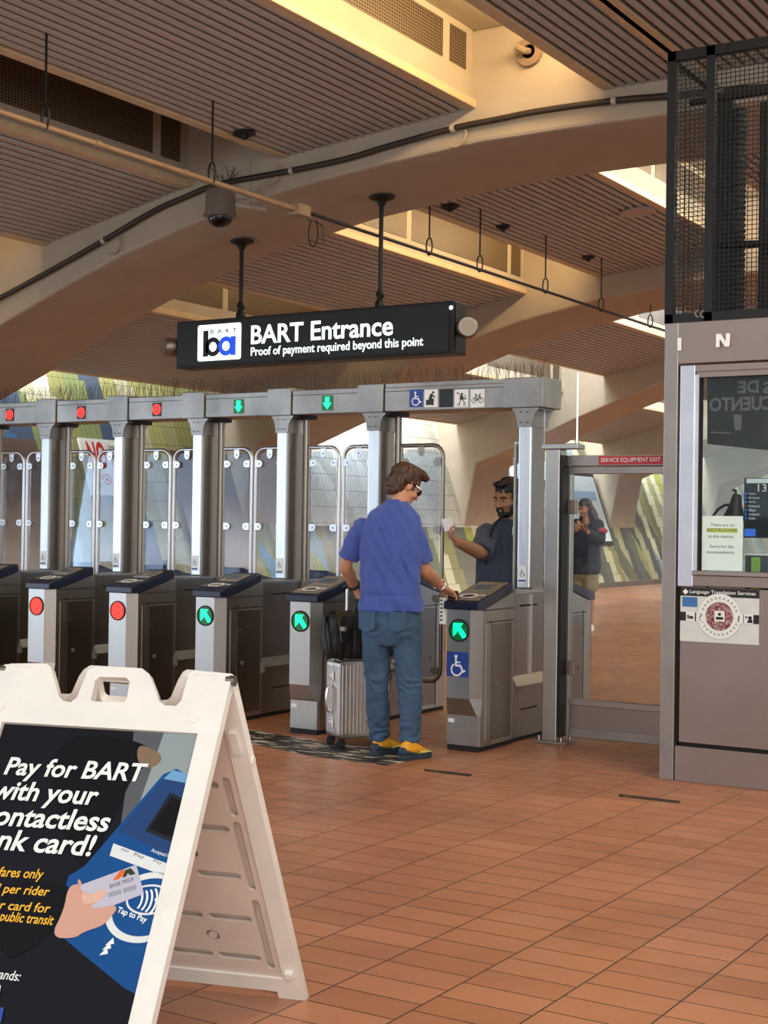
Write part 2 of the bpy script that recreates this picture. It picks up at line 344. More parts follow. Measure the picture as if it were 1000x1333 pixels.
def link(name, me, m, parent=None, smooth=0, bevel=0, segs=2, **kw):
    if m is not None and len(me.materials) == 0: me.materials.append(MT[m] if isinstance(m, str) else m)
    if smooth:
        me.polygons.foreach_set('use_smooth', [True]*len(me.polygons))
        if smooth < 180: me.set_sharp_from_angle(angle=math.radians(smooth))
    o = bpy.data.objects.new(name, me); COL.objects.link(o)
    if parent is not None:
        o.parent = parent; o.matrix_parent_inverse = INV.get(parent.name, Matrix.Identity(4))
    if bevel:
        md = o.modifiers.new('bevel', 'BEVEL'); md.width = bevel; md.segments = segs; md.limit_method = 'ANGLE'; md.angle_limit = math.radians(40)
    tag(o, **kw); return o
def tag(o, label=None, cat=None, group=None, kind=None):
    if label: o['label'] = label
    if cat: o['category'] = cat
    if group: o['group'] = group
    if kind: o['kind'] = kind
    return o
def thing(name, label, cat, loc=(0, 0, 0), group=None):
    o = bpy.data.objects.new(name, None); COL.objects.link(o); o.location = loc; o.empty_display_size = .1
    INV[o.name] = Matrix.Translation(V(loc)).inverted(); return tag(o, label, cat, group)
KID = {}
def kids(o): return [c for c in bpy.data.objects if c.parent == o]
def dup(o, off=(0, 0, 0), rot=0, label=None, parent=None, group=None):
    tree = KID.setdefault(o.name, kids(o)) if parent is None else kids(o)
    c = o.copy(); COL.objects.link(c)
    if parent is not None:
        c.parent = parent; c.matrix_parent_inverse = o.matrix_parent_inverse
    else:
        c.location = V(o.location)+V(off); c.rotation_euler = (0, 0, rot)
        if label: c['label'] = label
        if group: c['group'] = group
    for k in tree: dup(k, parent=c)
    return c
_dg = bpy.context.evaluated_depsgraph_get
def curve_mesh(cu):
    o = bpy.data.objects.new('tmp', cu); COL.objects.link(o); bpy.context.view_layer.update()
    me = bpy.data.meshes.new_from_object(o.evaluated_get(_dg())); bpy.data.objects.remove(o); bpy.data.curves.remove(cu); return me
def to_frame(me, fr, su=1, sv=1, du=0, dv=0, w=0):
    co = np.empty(len(me.vertices)*3); me.vertices.foreach_get('co', co); co = co.reshape(-1, 3)
    B = np.array([fr.u, fr.v, fr.n]); q = np.array([su, sv, 1])*co+np.array([du, dv, w])
    me.vertices.foreach_set('co', (q@B+np.array(fr.o)).ravel()); me.update(); return me
def sheet(polys, fr, w0, w1, name, m, parent=None, bevel=0, **kw):
    """flat shape with holes: first outline outer, further outlines holes or islands (even-odd)"""
    cu = bpy.data.curves.new('c', 'CURVE'); cu.dimensions = '2D'; cu.fill_mode = 'BOTH'; cu.extrude = abs(w1-w0)/2
    for pl in polys:
        sp = cu.splines.new('POLY'); sp.points.add(len(pl)-1); sp.use_cyclic_u = True
        for i, (a, b) in enumerate(pl): sp.points[i].co = (a, b, 0, 1)
    me = curve_mesh(cu); me.materials.clear(); to_frame(me, fr, w=(w0+w1)/2); return link(name, me, m, parent, 0, bevel, **kw)
def text(st, fr, u, v, wd, ht, m, parent=None, name='lettering', w=.001, bold=0, shear=0, thick=.0006, spacing=1.0, mirror=False, **kw):
    """text fitted into a box whose lower left corner is (u,v) on the frame"""
    cu = bpy.data.curves.new('t', 'FONT'); cu.body = st; cu.size = 1; cu.offset = bold; cu.shear = shear; cu.space_character = spacing; cu.extrude = .002
    cu.resolution_u = 3
    me = curve_mesh(cu); co = np.empty(len(me.vertices)*3); me.vertices.foreach_get('co', co); co = co.reshape(-1, 3)
    mn, mx = co.min(0), co.max(0); su = wd/(mx[0]-mn[0]); sv = ht/(mx[1]-mn[1]) if ht else su
    me.materials.clear(); co[:, 2] = (co[:, 2]-mn[2])/max(mx[2]-mn[2], 1e-6)*thick
    if mirror: co[:, 0] = mx[0]+mn[0]-co[:, 0]
    me.vertices.foreach_set('co', co.ravel())
    to_frame(me, fr, su, sv, u-mn[0]*su, v-mn[1]*sv, w); return link(name, me, m, parent, **kw)
def circ(cx, cy, r, n=28, a0=0, a1=2*math.pi): return [(cx+r*math.cos(a0+(a1-a0)*i/n), cy+r*math.sin(a0+(a1-a0)*i/n)) for i in range(n)]
def rrect(u0, u1, v0, v1, r, n=5):
    o = []
    for cx, cy, a in ((u1-r, v1-r, 0), (u0+r, v1-r, 90), (u0+r, v0+r, 180), (u1-r, v0+r, 270)):
        o += [(cx+r*math.cos(math.radians(a+90*i/n)), cy+r*math.sin(math.radians(a+90*i/n))) for i in range(n+1)]
    return o
def strokes(mb, fr, lines, w=.001, t=.0006):
    """flat ribbon strokes: (points, width); each piece sits a hair above the last so faces never coincide"""
    q = 0
    for pts, wd in lines:
        for i in range(len(pts)-1):
            a, b = V(pts[i]), V(pts[i+1]); d = (b-a)
            if d.length < 1e-6: continue
            d.normalize(); nn = V((-d.y, d.x))*wd/2
            q += 1; mb.prism([tuple(a-nn), tuple(b-nn), tuple(b+nn), tuple(a+nn)], fr, w, w+t+q*1.5e-5)
        for p in pts: q += 1; mb.prism(circ(p[0], p[1], wd/2, 10), fr, w, w+t+q*1.5e-5)
    return mb
def remesh(mb, voxel, smooth=3, name='body'):
    me = mb.mesh(name); o = bpy.data.objects.new('tmp', me); COL.objects.link(o)
    md = o.modifiers.new('r', 'REMESH'); md.mode = 'VOXEL'; md.voxel_size = voxel
    if smooth:
        s = o.modifiers.new('s', 'SMOOTH'); s.factor = .5; s.iterations = smooth
    bpy.context.view_layer.update(); r = bpy.data.meshes.new_from_object(o.evaluated_get(_dg())); bpy.data.objects.remove(o); bpy.data.meshes.remove(me); r.name = name; return r
def wrinkle(me, fn):
    n = len(me.vertices); co = np.empty(n*3); me.vertices.foreach_get('co', co); co = co.reshape(-1, 3)
    no = np.empty(n*3); me.vertices.foreach_get('normal', no); no = no.reshape(-1, 3)
    d = np.array([fn(V(c)) for c in co]); me.vertices.foreach_set('co', (co+no*d[:, None]).ravel()); me.update(); return me
# ------------------------------------------------------------------ the setting
MB().box(-18, 9, -3, 60, -.3, 0).build('floor', 'floor', kind='structure')
ROOF = 5.66
MB().box(-17.5, 9, -1, 60, ROOF, ROOF+.3).build('ceiling', 'concrete', kind='structure')
# sloping tiled wall along the left side: leans back by atan(.342)
LEAN = math.atan(.342); XB = -13.45
wl = MB().box(-.4, 0, 9, 60, -.4, 6.6).build('wall_left', 'mural', kind='structure')
wl.location = (XB, 0, 0); wl.rotation_euler = (0, -LEAN, 0)
INV[wl.name] = Matrix.Identity(4)
def wallfr(y, z): return Fr((XB-.342*z+.004, y, z), (0, 1, 0), (-.342, 0, 1))
MB().prism([(XB-.0, 0), (XB+.06, 0), (XB+.05, .12), (XB-.03, .12)], Fr((0, 9, 0), (1, 0, 0), (0, 0, 1)), 0, -51).build('baseboard_left', 'bronze', kind='structure')
MB().box(-17, 9, 58, 58.3, 0, ROOF).build('wall_back', 'concrete', kind='structure')
# arched portal frames
PROF = [(9, 4.70), (-4.19, 4.70), (-5.0, 4.70), (-5.87, 4.69), (-6.83, 4.615), (-7.875, 4.50), (-9.1, 4.27), (-9.93, 4.05), (-10.6, 3.83), (-11.6, 3.46), (-12.4, 3.12), (-13.1, 2.85), (-13.69, 2.63), (-13.98, 1.13), (-14.2, -.1), (-16.5, -.1), (-16.5, ROOF), (9, ROOF)]
FY = [3.64+7.31*i for i in range(0, 7)]
for y in FY:
    f = MB().prism(PROF, frY(y), 0, -1.52).build('trim', 'concrete', kind='structure', bevel=.03)
# slatted ceiling panels hung between the frames, with grilled side faces
PANELS = [('Z', -14.1, 3.42, -11.85, 3.98), ('A', -10.94, 4.256, -9.06, 4.65), ('B', -7.92, 4.80, -5.95, 4.987), ('C', -4.70, 4.97, -3.95, 4.975), ('D', -3.92, 4.975, -1.6, 4.98), ('E', -.4, 4.98, 6, 4.98)]
def panel(nm, x0, z0, x1, z1, y0, y1):
    d = V((x1-x0, 0, z1-z0)); Ln = d.length; d.normalize()
    fr = Fr((x0, y0, z0), d, (0, 0, 1)); mb = MB(); n = max(1, round(Ln/.094)); p = Ln/n
    L = y1-y0
    for i in range(n):
        a = i*p
        pr = [(a+.002, .06), (a+.002, .016), (a+.010, .003), (a+.022, 0), (a+p-.053, 0), (a+p-.041, .003), (a+p-.032, .016), (a+p-.032, .06)]
        mb.prism(pr, fr, 0, -L)
    o = mb.build('ceiling_slats', 'slat', kind='structure')
    MB().prism([(0, .06), (Ln, .06), (Ln, .10), (0, .10)], fr, 0, -L).build('backing', 'dark', o)
    s = MB()
    s.box(x0, x0+.05, y0, y1, z0+.05, ROOF); s.box(x1-.05, x1, y0, y1, z1+.05, ROOF)
    s.build('side_face', 'concrete', o)
    t = MB(); t.box(x1-.06, x1+.045, y0, y1, z1-.004, z1+.07); t.box(x0-.045, x0+.06, y0, y1, z0-.004, z0+.07)
    t.build('edge_lip', 'lip', o, bevel=.008)
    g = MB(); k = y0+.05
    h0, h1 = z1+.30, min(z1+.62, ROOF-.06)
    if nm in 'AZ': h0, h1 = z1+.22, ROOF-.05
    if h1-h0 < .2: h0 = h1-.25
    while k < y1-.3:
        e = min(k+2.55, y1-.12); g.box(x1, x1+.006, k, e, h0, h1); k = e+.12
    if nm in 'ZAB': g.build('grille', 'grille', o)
    return o
for i in range(0, 6):
    y0, y1 = FY[i]+1.52, FY[i+1]
    for P in PANELS:
        if i > 3 and P[0] in 'DE': continue
        panel(*P, y0, y1)
# brown service panels on the tiled wall
def wallpanel(ya, yb, zt):
    f = wallfr(0, 0); return MB().prism([(ya, -.1), (yb, -.1), (yb, zt), (ya, zt)], Fr(f.o, f.u, f.v), .0, .07)
def bolt(mb, fr, u, v, r=.006): mb.prism(circ(u, v, r, 10), fr, 0, .003)
wp = wallpanel(9.0, 14.12, 2.6).build('trim', 'bronze', kind='structure')
wallpanel(16.86, 18.3, 2.6).build('trim', 'bronze', kind='structure')
# ------------------------------------------------------------------ fare gate consoles
YC = 9.02; CW = .235
PX = [-9.77, -8.945, -8.125, -7.30, -6.48, -5.66, -4.435]
def half_console(root, cx, s, light, far):
    """one end of a console; s=-1 towards the camera side, +1 the far side"""
    def y(a): return a if s < 0 else 2*YC-a
    x0, x1 = cx-CW/2, cx+CW/2
    fr = Fr((cx, y(8.12), 0), (1, 0, 0), (0, 0, 1)) if s < 0 else Fr((cx, y(8.12), 0), (-1, 0, 0), (0, 0, 1))
    # cabinet: chamfered front corners above, square plinth below
    h = CW/2; ch = .055; mb = MB()
    def ring(z, c, fy): return [fr.p(u, z, -w) for u, w in ((-h, .50), (-h, c+fy), (-h+c*.28, fy), (h-c, fy), (h, c*1.3+fy), (h, .50))]
    top = ring(.895, ch, 0)
    sec = [ring(.03, .012, .035), ring(.225, .012, .035), ring(.235, .02, .03), ring(.335, ch, 0), top]
    mb.loft(sec)
    # wedge under the sloping cap
    pf = Fr(fr.p(h, 0, 0), -fr.n, (0, 0, 1))
    mb.prism([(ch, .89), (.50, .89), (.50, 1.0), (.13, .905)], pf, -CW, 0)
    body = mb.build('cabinet_body', 'steel', root)
    MB().fbox(fr, -h+.01, h-.005, 0, .035, -.5, -.03).build('plinth', 'rubber', body)
    lab = MB().fbox(fr, -h+.012, -h+.055, .175, .2, -.04, -.0345).build('asset_sticker', 'white', body)
    for side in (1, -1):
        sf = Fr(fr.p(h*side, 0, 0), -fr.n*side, (0, 0, 1))
        def U(a): return a*side
        d = MB(); a, b = sorted((U(.19), U(.47))); d.prism([(a, .06), (b, .06), (b, .80), (a, .80)], sf, 0, .004)
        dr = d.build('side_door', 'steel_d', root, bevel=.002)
        lk = MB(); lk.prism(circ(U(.255), .42, .016, 18), sf, .004, .009); lk.prism(circ(U(.22), .66, .005, 10), sf, .004, .008); lk.build('lock', 'plate', dr)
        e = MB(); a, b = sorted((U(.115), U(.178))); e.prism([(a, .06), (b, .06), (b, .80), (a, .80)], sf, 0, .004); e.build('edge_strip', 'steel', root)
        g = MB(); a, b = sorted((U(.18), U(.188))); g.prism([(a, .04), (b, .04), (b, .83), (a, .83)], sf, -.002, .0012); g.build('seam', 'dark', root); g = MB()
        a, b = sorted((U(.12), U(.5))); g.prism([(a, .812), (b, .812), (b, .818), (a, .818)], sf, -.002, .0012); g.build('seam', 'dark', root)
    # cap: navy rim with the reader plate sloping up to the rear
    cp = [(-.012, .897), (-.012, .942), (.06, .968), (.17, .985), (.455, 1.058), (.47, 1.058), (.47, .998), (.12, .905), (.06, .897)]
    q = MB(); q.prism(cp, pf, -CW-.008, .008); cap = q.build('navy_cap', 'navy', root, bevel=.006)
    sl = Fr(fr.p(0, .976, -.105), fr.u, pf.u*.285+V((0, 0, .073)))
    sl2 = Fr(fr.p(0, 1.02, -.30), fr.u, pf.u*.285+V((0, 0, .073)))
    pl = MB(); hw = h-.008
    pl.add([fr.p(-hw, .9435, .004), fr.p(hw, .9435, .004), fr.p(hw, .9695, -.06), fr.p(-hw, .9695, -.06), fr.p(hw, .9865, -.17), fr.p(-hw, .9865, -.17), fr.p(hw, 1.0592, -.452), fr.p(-hw, 1.0592, -.452)],
           [(0, 1, 2, 3), (3, 2, 4, 5), (5, 4, 6, 7)])
    plate = pl.build('reader_plate', 'plate' if far in (4, 5) else 'navy', cap)
    t = Fr(fr.p(-.01, .976+.004, -.112), fr.u, pf.u*.11+V((0, 0, .017)))
    r = sheet([circ(0, 0, .062, 36), circ(0, 0, .05, 36)], t, .001, .003, 'reader_target', 'white', cap)
    r2 = sheet([circ(0, 0, .034, 24), circ(0, 0, .012, 20)], t, .001, .003, 'contactless_mark', 'plate' if far not in (4, 5) else 'navy', r)
    tk = MB(); strokes(tk, t, [([(-.09, -.02), (-.07, -.035)], .006), ([(.04, -.06), (.055, -.048)], .006)], .001); tk.build('tick_mark', 'white', r)
    b = MB().fbox(sl2, -.085, .085, -.155, -.147, .001, .004).build('white_bar', 'white', cap)
    sc = MB().fbox(sl2, -.08, .08, -.07, .095, -.002, .010).build('screen_bezel', 'plate', cap, bevel=.003)
    MB().fbox(sl2, -.06, .06, -.045, .06, .010, .0115).build('screen', 'screen', sc)
    # signal disc on the front
    lf = Fr(fr.p(-.016, .765, 0), fr.u, fr.v); R = .068
    if s < 0:
        bz = sheet([circ(0, 0, R+.004, 40), circ(0, 0, R-.004, 40)], lf, .0, .007, 'signal_bezel', 'dark', root)
        if light == 'green':
            dk = MB().prism(circ(0, 0, R-.003, 40), lf, 0, .003).build('green_signal', 'green_dk', root)
            ar = [(-.042, .046), (.03, .046), (.012, .024), (.05, -.022), (.056, -.04), (.028, -.05), (-.012, -.002), (-.018, -.02), (-.042, -.04)]
            sheet([ar], lf, .003, .0045, 'arrow', 'green_on', dk)
        else:
            dk = MB().prism(circ(0, 0, R-.003, 40), lf, 0, .003).build('red_signal', 'red_on', root)
            g = MB(); strokes(g, lf, [([(-.014, .026), (.014, .026)], .008), ([(-.014, .018), (-.014, .032)], .006), ([(.014, .018), (.014, .032)], .006), ([(-.016, -.022), (.016, -.022)], .009), ([(-.04, 0), (.04, 0)], .004)], .003)
            g.build('no_entry_mark', 'red_dk', dk)

LANE = ['red', 'red', 'red', 'red', 'green', 'green', 'green']
CL = ['stainless fare gate console cut off by the photo edge, far left end of the row',
      'stainless fare gate console at the left edge, only its dark cap and side in frame',
      'fare gate console with a red signal, the further left of the two red ones',
      'fare gate console with a red signal, just left of the green arrow consoles',
      'navy-capped fare gate console with green arrow, above the sandwich board corner',
      'fare gate console with green arrow, right behind the silver suitcase',
      'fare gate console with green arrow and blue wheelchair sticker, by the glass exit gate']
consoles = []
for i, cx in enumerate(PX):
    if i == 0: continue      # wholly outside the frame
    root = thing('fare_gate_console', CL[i], 'fare gate', (cx, YC, 0), 'fare gate consoles in the row')
    half_console(root, cx, -1, LANE[i], i-1); half_console(root, cx, 1, LANE[i], i-1)
    x0, x1 = cx-CW/2, cx+CW/2
    hs = MB().box(x0+.01, x1-.006, 8.61, YC*2-8.61, .03, .985)
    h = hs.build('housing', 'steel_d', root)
    MB().box(x0+.004, x1, 8.63, YC*2-8.63, .985, 1.0).build('housing_top', 'steel', h)
    MB().box(x0+.02, x1-.016, 8.6, YC*2-8.6, 0, .03).build('plinth', 'rubber', h)
    fx = frX(x1-.006)
    for v_ in ((8.72, 8.98, .895, .907), (8.60, 9.44, .42, .424), (8.75, 9.0, .205, .215)): MB().fbox(fx, *v_, -.002, .0015).build('vent_slot', 'dark', h)
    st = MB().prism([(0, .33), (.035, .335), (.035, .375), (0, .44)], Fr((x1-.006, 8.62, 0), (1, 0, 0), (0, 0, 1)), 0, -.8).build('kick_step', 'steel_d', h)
    if i == 6: MB().fbox(fx, 8.87, 8.885, .44, .97, 0, .012).build('guard_rail', 'post', h)
    consoles.append(root)
# wheelchair sticker and braille strip
def wheelchair(mb, fr, cx, cy, s, w=.001):
    mb.prism(circ(cx-.06*s, cy+.36*s, .075*s, 16), fr, w, w+.0006)
    strokes(mb, fr, [([(cx-.06*s, cy+.25*s), (cx-.06*s, cy-.02*s), (cx+.16*s, cy-.02*s), (cx+.28*s, cy-.27*s), (cx+.36*s, cy-.23*s)], .085*s), ([(cx-.06*s, cy+.12*s), (cx+.13*s, cy+.12*s)], .06*s),
                     ([(cx-.02*s+.25*s*math.cos(a), cy-.19*s+.25*s*math.sin(a)) for a in [math.radians(q) for q in range(125, 345, 12)]], .07*s)], w)
f5 = Fr((PX[6], 8.12, 0), (1, 0, 0), (0, 0, 1))
st = MB().fbox(f5, -.103, .052, .472, .628, .0005, .002).build('access_sticker', 'blue', label='blue wheelchair sticker on the front of the console beside the man', cat='sticker')
m_ = MB(); wheelchair(m_, f5, -.026, .545, .15, .002); m_.build('wheelchair_symbol', 'white', st)
bq = onY(8.14, 573, 812); br_ = onY(8.14, 578.5, 778)
bs_ = MB().box(bq.x, PX[6]-CW/2+.001, 8.13, 8.142, bq.z, br_.z).build('braille_plate', 'white', label='narrow white braille plate on the left edge of the wheelchair-stickered console', cat='plate')
for i in range(6): MB().box((bq.x+br_.x)/2-.007, (bq.x+br_.x)/2+.007, 8.127, 8.131, br_.z-.022-i*.025, br_.z-.012-i*.025).build('printed_mark', 'inkb', bs_)
# ------------------------------------------------------------------ overhead gantry: posts, beam, displays
gan = thing('fare_gate_gantry', 'long stainless beam on posts spanning over the whole row of fare gates', 'gantry', (PX[3], YC, 0))
ZB0, ZB1 = 2.245, 2.45
JX = [-9.70, -8.83, -8.03, -7.235, -6.40, -5.58, -4.30]
YF0, YF1 = 9.0, 9.28
for i in range(6):
    a, b = JX[i]+.004, JX[i+1]-.004
    bm = MB().box(a, b-.02, YF0, YF1, ZB0, ZB1-.02 if i < 5 else ZB1-.03).build('beam_section', 'steel_b', gan, bevel=.006)
    cv = MB().box(b-.22 if i < 5 else b-.30, b, YF0-.008, YF1+.008, ZB0-.004, ZB1).build('beam_collar', 'steel_b', gan, bevel=.006)
    MB().box(a, b-.23 if i < 5 else b-.3, YF0-.0015, YF0+.01, ZB1-.062, ZB1-.058).build('lid_seam', 'dark', bm)
    if i == 5: MB().box(a, b-.30, YF0+.01, YF1-.01, ZB1-.03, ZB1-.003).build('top_tray', 'steel_b', bm)
MB().box(-11.5, -9.71, YF0, YF1, ZB0, ZB1-.02).build('beam_section', 'steel_b', gan, bevel=.006)
for i, cx in enumerate(PX):
    p = MB(); p.box(cx-.055, cx+.045, 9.0, 9.22, 1.0, ZB0-.12); po = p.build('post', 'post', gan, bevel=.012)
    q = MB(); q.box(cx+.046, cx+.05, 9.02, 9.2, 1.0, ZB0-.12); q.build('post_side', 'steel_d', po)
    b = MB(); z = ZB0-.006
    b.prism([(-.10, z), (.10, z), (.10, z-.012), (.075, z-.03), (.058, z-.07), (.05, z-.13), (-.06, z-.13), (-.068, z-.07), (-.082, z-.03), (-.10, z-.012)], frY(8.992, cx), 0, -.012)
    b.box(cx-.057, cx+.048, 8.995, 9.225, z-.13, z); b.box(cx-.1, cx+.1, 8.99, 9.24, z-.012, z)
    b.prism([(8.99, z), (9.30, z), (9.29, z-.02), (9.25, z-.06), (9.23, z-.13), (9.0, z-.13)], frX(cx+.048), 0, .01)
    br = b.build('bracket', 'steel_b', po)
    d = MB()
    for u, v in ((-.03, -.03), (.02, -.03), (-.03, -.1), (.02, -.1)): bolt(d, frY(8.98, cx), u, z+v, .005)
    d.build('bolt', 'dark', br)
    if i < 6:
        t = MB(); t.tube([(cx+.115, 9.15, 1.0), (cx+.115, 9.15, ZB0)], .026, 14); hp = t.build('hinge_pole', 'steel_d', gan, smooth=40)
        MB().box(cx+.06, cx+.17, 9.09, 9.21, ZB0-.03, ZB0).build('hinge_bracket', 'blackm', hp)
    s = MB().box(cx-.045, cx+.02, 8.9955, 8.9995, 1.04, 1.16).build('access_sticker', 'white', po)
    k = MB(); wheelchair(k, frY(8.9955, cx-.012), 0, 1.11, .055, 0); k.fbox(frY(8.9955, cx), -.04, .015, 1.05, 1.062, 0, .0006); k.build('symbol', 'blue', s)
# lane displays
for (px, py, kind) in ((13, 540, 'r'), (106, 537, 'r'), (204.5, 533, 'r'), (311, 529, 'g'), (426.5, 524.5, 'g')):
    c = onY(YF0, px, py); f = Fr((c.x, YF0-.001, c.z), (1, 0, 0), (0, 0, 1))
    if kind == 'r':
        d = MB().fbox(f, -.045, .045, -.054, .054, 0, .004).build('lane_display', 'signface', gan)
        dd = MB().prism(circ(0, 0, .043, 32), f, .004, .006).build('red_signal', 'red_on', d)
        k = MB(); strokes(k, f, [([(-.018, .016), (.018, .016)], .010), ([(-.018, -.016), (.018, -.016)], .010), ([(-.028, 0), (.028, 0)], .005)], .006); k.build('no_entry_mark', 'red_dk', dd)
    else:
        d = MB().fbox(f, -.047, .047, -.055, .055, 0, .004).build('lane_display', 'green_dk', gan)
        sheet([[(-.02, .044), (.02, .044), (.02, 0), (.04, 0), (0, -.048), (-.04, 0), (-.02, 0)]], f, .004, .006, 'arrow', 'green_on', d)
# icons
class SFr(Fr):
    def p(s, u, v, w=0): return s.o+s.u*(u*.68)+s.v*(v*.66)+s.n*w
def icon(px, label, m):
    c = onY(YF0, px, 518.5); f = Fr((c.x, YF0-.001, c.z), (1, 0, 0), (0, 0, 1)); o = MB().fbox(f, -.055, .055, -.063, .063, 0, .002).build('pictogram', m, gan, label=label); return o, SFr(f.p(0, 0, .002), f.u, f.v)
o, f = icon(542, 'blue wheelchair pictogram', 'blue'); k = MB(); wheelchair(k, f, 0, 0, .17, 0); k.build('symbol', 'white', o)
o, f = icon(561.5, 'white pictogram of a person with a case', 'white'); k = MB()
k.prism(circ(.025, .062, .014, 14), f, 0, .001); k.prism([(-.06, -.072), (.02, -.072), (.02, -.015), (-.06, -.015)], f, 0, .001)
strokes(k, f, [([(.005, .035), (-.012, -.005)], .036), ([(.01, .04), (.045, .01)], .014), ([(0, 0), (.03, -.02)], .02), ([(.022, -.02), (.025, -.07)], .018)], 0); k.build('symbol', 'black', o)
o, f = icon(581, 'black blank pictogram plate', 'signface')
o, f = icon(601, 'white pushchair pictogram', 'white'); k = MB()
strokes(k, f, [([(-.055, .05), (-.045, .062), (-.03, .055), (.01, -.01), (.04, -.05)], .009), ([(.0, .005), (-.02, -.055)], .009), ([(-.01, -.01), (.05, -.005)], .012), ([(.04, .03), (.055, -.01)], .008)], 0)
k.prism(circ(.005, .045, .014, 14), f, 0, .001); k.prism([(-.022, -.012), (-.012, .03), (.02, .028), (.03, -.012)], f, 0, .001)
strokes(k, f, [(circ(-.03, -.068, .013, 14)+[(-.017, -.068)], .006), (circ(.038, -.068, .013, 14)+[(.051, -.068)], .006)], 0); k.build('symbol', 'black', o)
o, f = icon(622, 'white bicycle pictogram', 'white'); k = MB()
strokes(k, f, [(circ(-.04, -.02, .027, 20)+[(-.013, -.02)], .006), (circ(.04, -.02, .027, 20)+[(.067, -.02)], .006), ([(-.04, -.02), (-.018, .025), (.028, .025), (0, -.02), (-.04, -.02)], .007), ([(-.02, .04), (0, -.02)], .006), ([(-.03, .042), (-.01, .042)], .008), ([(.04, -.02), (.024, .045), (.04, .048)], .006)], 0); k.build('symbol', 'black', o)
# bird spikes along the beam top
sp = MB(); x = -11.0
while x < -4.35:
    for q in range(2):
        a = V((x+random.uniform(-.01, .01), YF0+.02+random.uniform(0, .2), ZB1-.015)); b = a+V((random.uniform(-.035, .035), random.uniform(-.05, .05), random.uniform(.09, .15)))
        m1 = a.lerp(b, .55)+V((random.uniform(-.008, .008), 0, 0)); sp.tube([a, m1, b], .0011, 3, cap=False)
    x += .0115
s_ = sp.build('bird_spikes', 'spike', gan, kind='stuff')
# clear screen panel fixed to the beam end
gp = MB().box(-4.345, -4.10, 9.10, 9.112, 1.97, 2.475).build('end_glass', 'glass', gan)
MB().box(-4.102, -4.098, 9.098, 9.114, 1.97, 2.475).build('glass_edge', 'glow', gp)  # bright edge glint made by emission; the pane edge is no lamp
# ------------------------------------------------------------------ swinging glass leaves
def leaf(xh, xf, label, rotz=0, dark=False, zb=.30, zt=2.005):
    """xh hinge side, xf free side"""
    y = 9.15; root = thing('gate_leaf', label, 'glass gate', (xh, y, 0), 'glass leaves between the gate posts')
    s = 1 if xf > xh else -1; r = .085
    pth = [(xh, y, zb)]
    for a in range(0, 91, 15): pth.append((xf-s*r+s*r*math.sin(math.radians(a)), y, zb+r-r*math.cos(math.radians(a))))
    for a in range(0, 91, 15): pth.append((xf-s*r+s*r*math.cos(math.radians(a)), y, zt-r+r*math.sin(math.radians(a))))
    pth.append((xh, y, zt))
    tm = 'steel_d' if dark else 'post'
    t = MB(); t.tube(pth, .0145, 10); t.build('tube_frame', tm, root, smooth=60)
    t = MB(); t.tube([(xh, y, zb), (xh, y, zt)], .012, 10); t.build('hinge_tube', 'steel_d', root, smooth=60)
    g = MB(); u0, u1 = sorted((xh+s*.012, xf-s*.028)); g.prism(rrect(u0, u1, zb+.03, zt-.03, .06), frY(y-.003), 0, -.008); g.build('glass_pane', 'leafglass', root)
    def clip(x, z, dx, dz):
        c = MB(); f = frY(y-.014, x, z)
        if dx: c.prism([(0, .028), (dx*.035, .028)]+[(dx*(.035+.028*math.cos(a)), .028*math.sin(a)) for a in [math.radians(k) for k in (60, 30, 0, -30, -60)]]+[(dx*.035, -.028), (0, -.028)], f, 0, .006)
        else: c.prism([(-.026, 0), (-.026, -.05), (-.012, -.072), (.012, -.072), (.026, -.05), (.026, 0)], f, 0, .006)
        o = c.build('clip', tm, root, bevel=.002)
        b = MB(); b.prism(circ(dx*.034, 0 if dx else -.042, .008, 12), f, .006, .010); b.build('screw', 'steel_d', o)
    clip((xh+xf)/2, zt-.008, 0, -1)
    for z in (1.885, 1.396) + ((.9, .38) if dark else ()):
        clip(xf-s*.008, z, -s, 0); clip(xh+s*.012, z, s, 0)
    root.rotation_euler = (0, 0, rotz)
    return root

LN = ['lane at the photo left edge', 'lane whose overhead display is the leftmost full red one', 'lane in front of the no smoking sign', 'lane between the last red and first green console', 'lane left of the man in the blue shirt']
for i in range(5):
    a, b = PX[i]+.115, PX[i+1]-.055; m0 = (a+b)/2
    nm = ['lane cut by the photo left edge', 'second lane from the photo left edge', 'lane under the rightmost red display', 'lane under the left green arrow', 'lane under the right green arrow'][i]
    leaf(a+.032, m0-.02, 'left glass gate leaf in the '+nm); leaf(b-.02, m0+.022, 'right glass gate leaf in the '+nm)
leaf(PX[5]+.147, -5.165, 'wide glass leaf in the accessible lane, closed behind the man in the blue shirt', dark=True)
leaf(PX[6]-.15, PX[6]-.15-.42, 'glass leaf of the accessible lane swung open beside the man in grey', rotz=math.radians(-82))
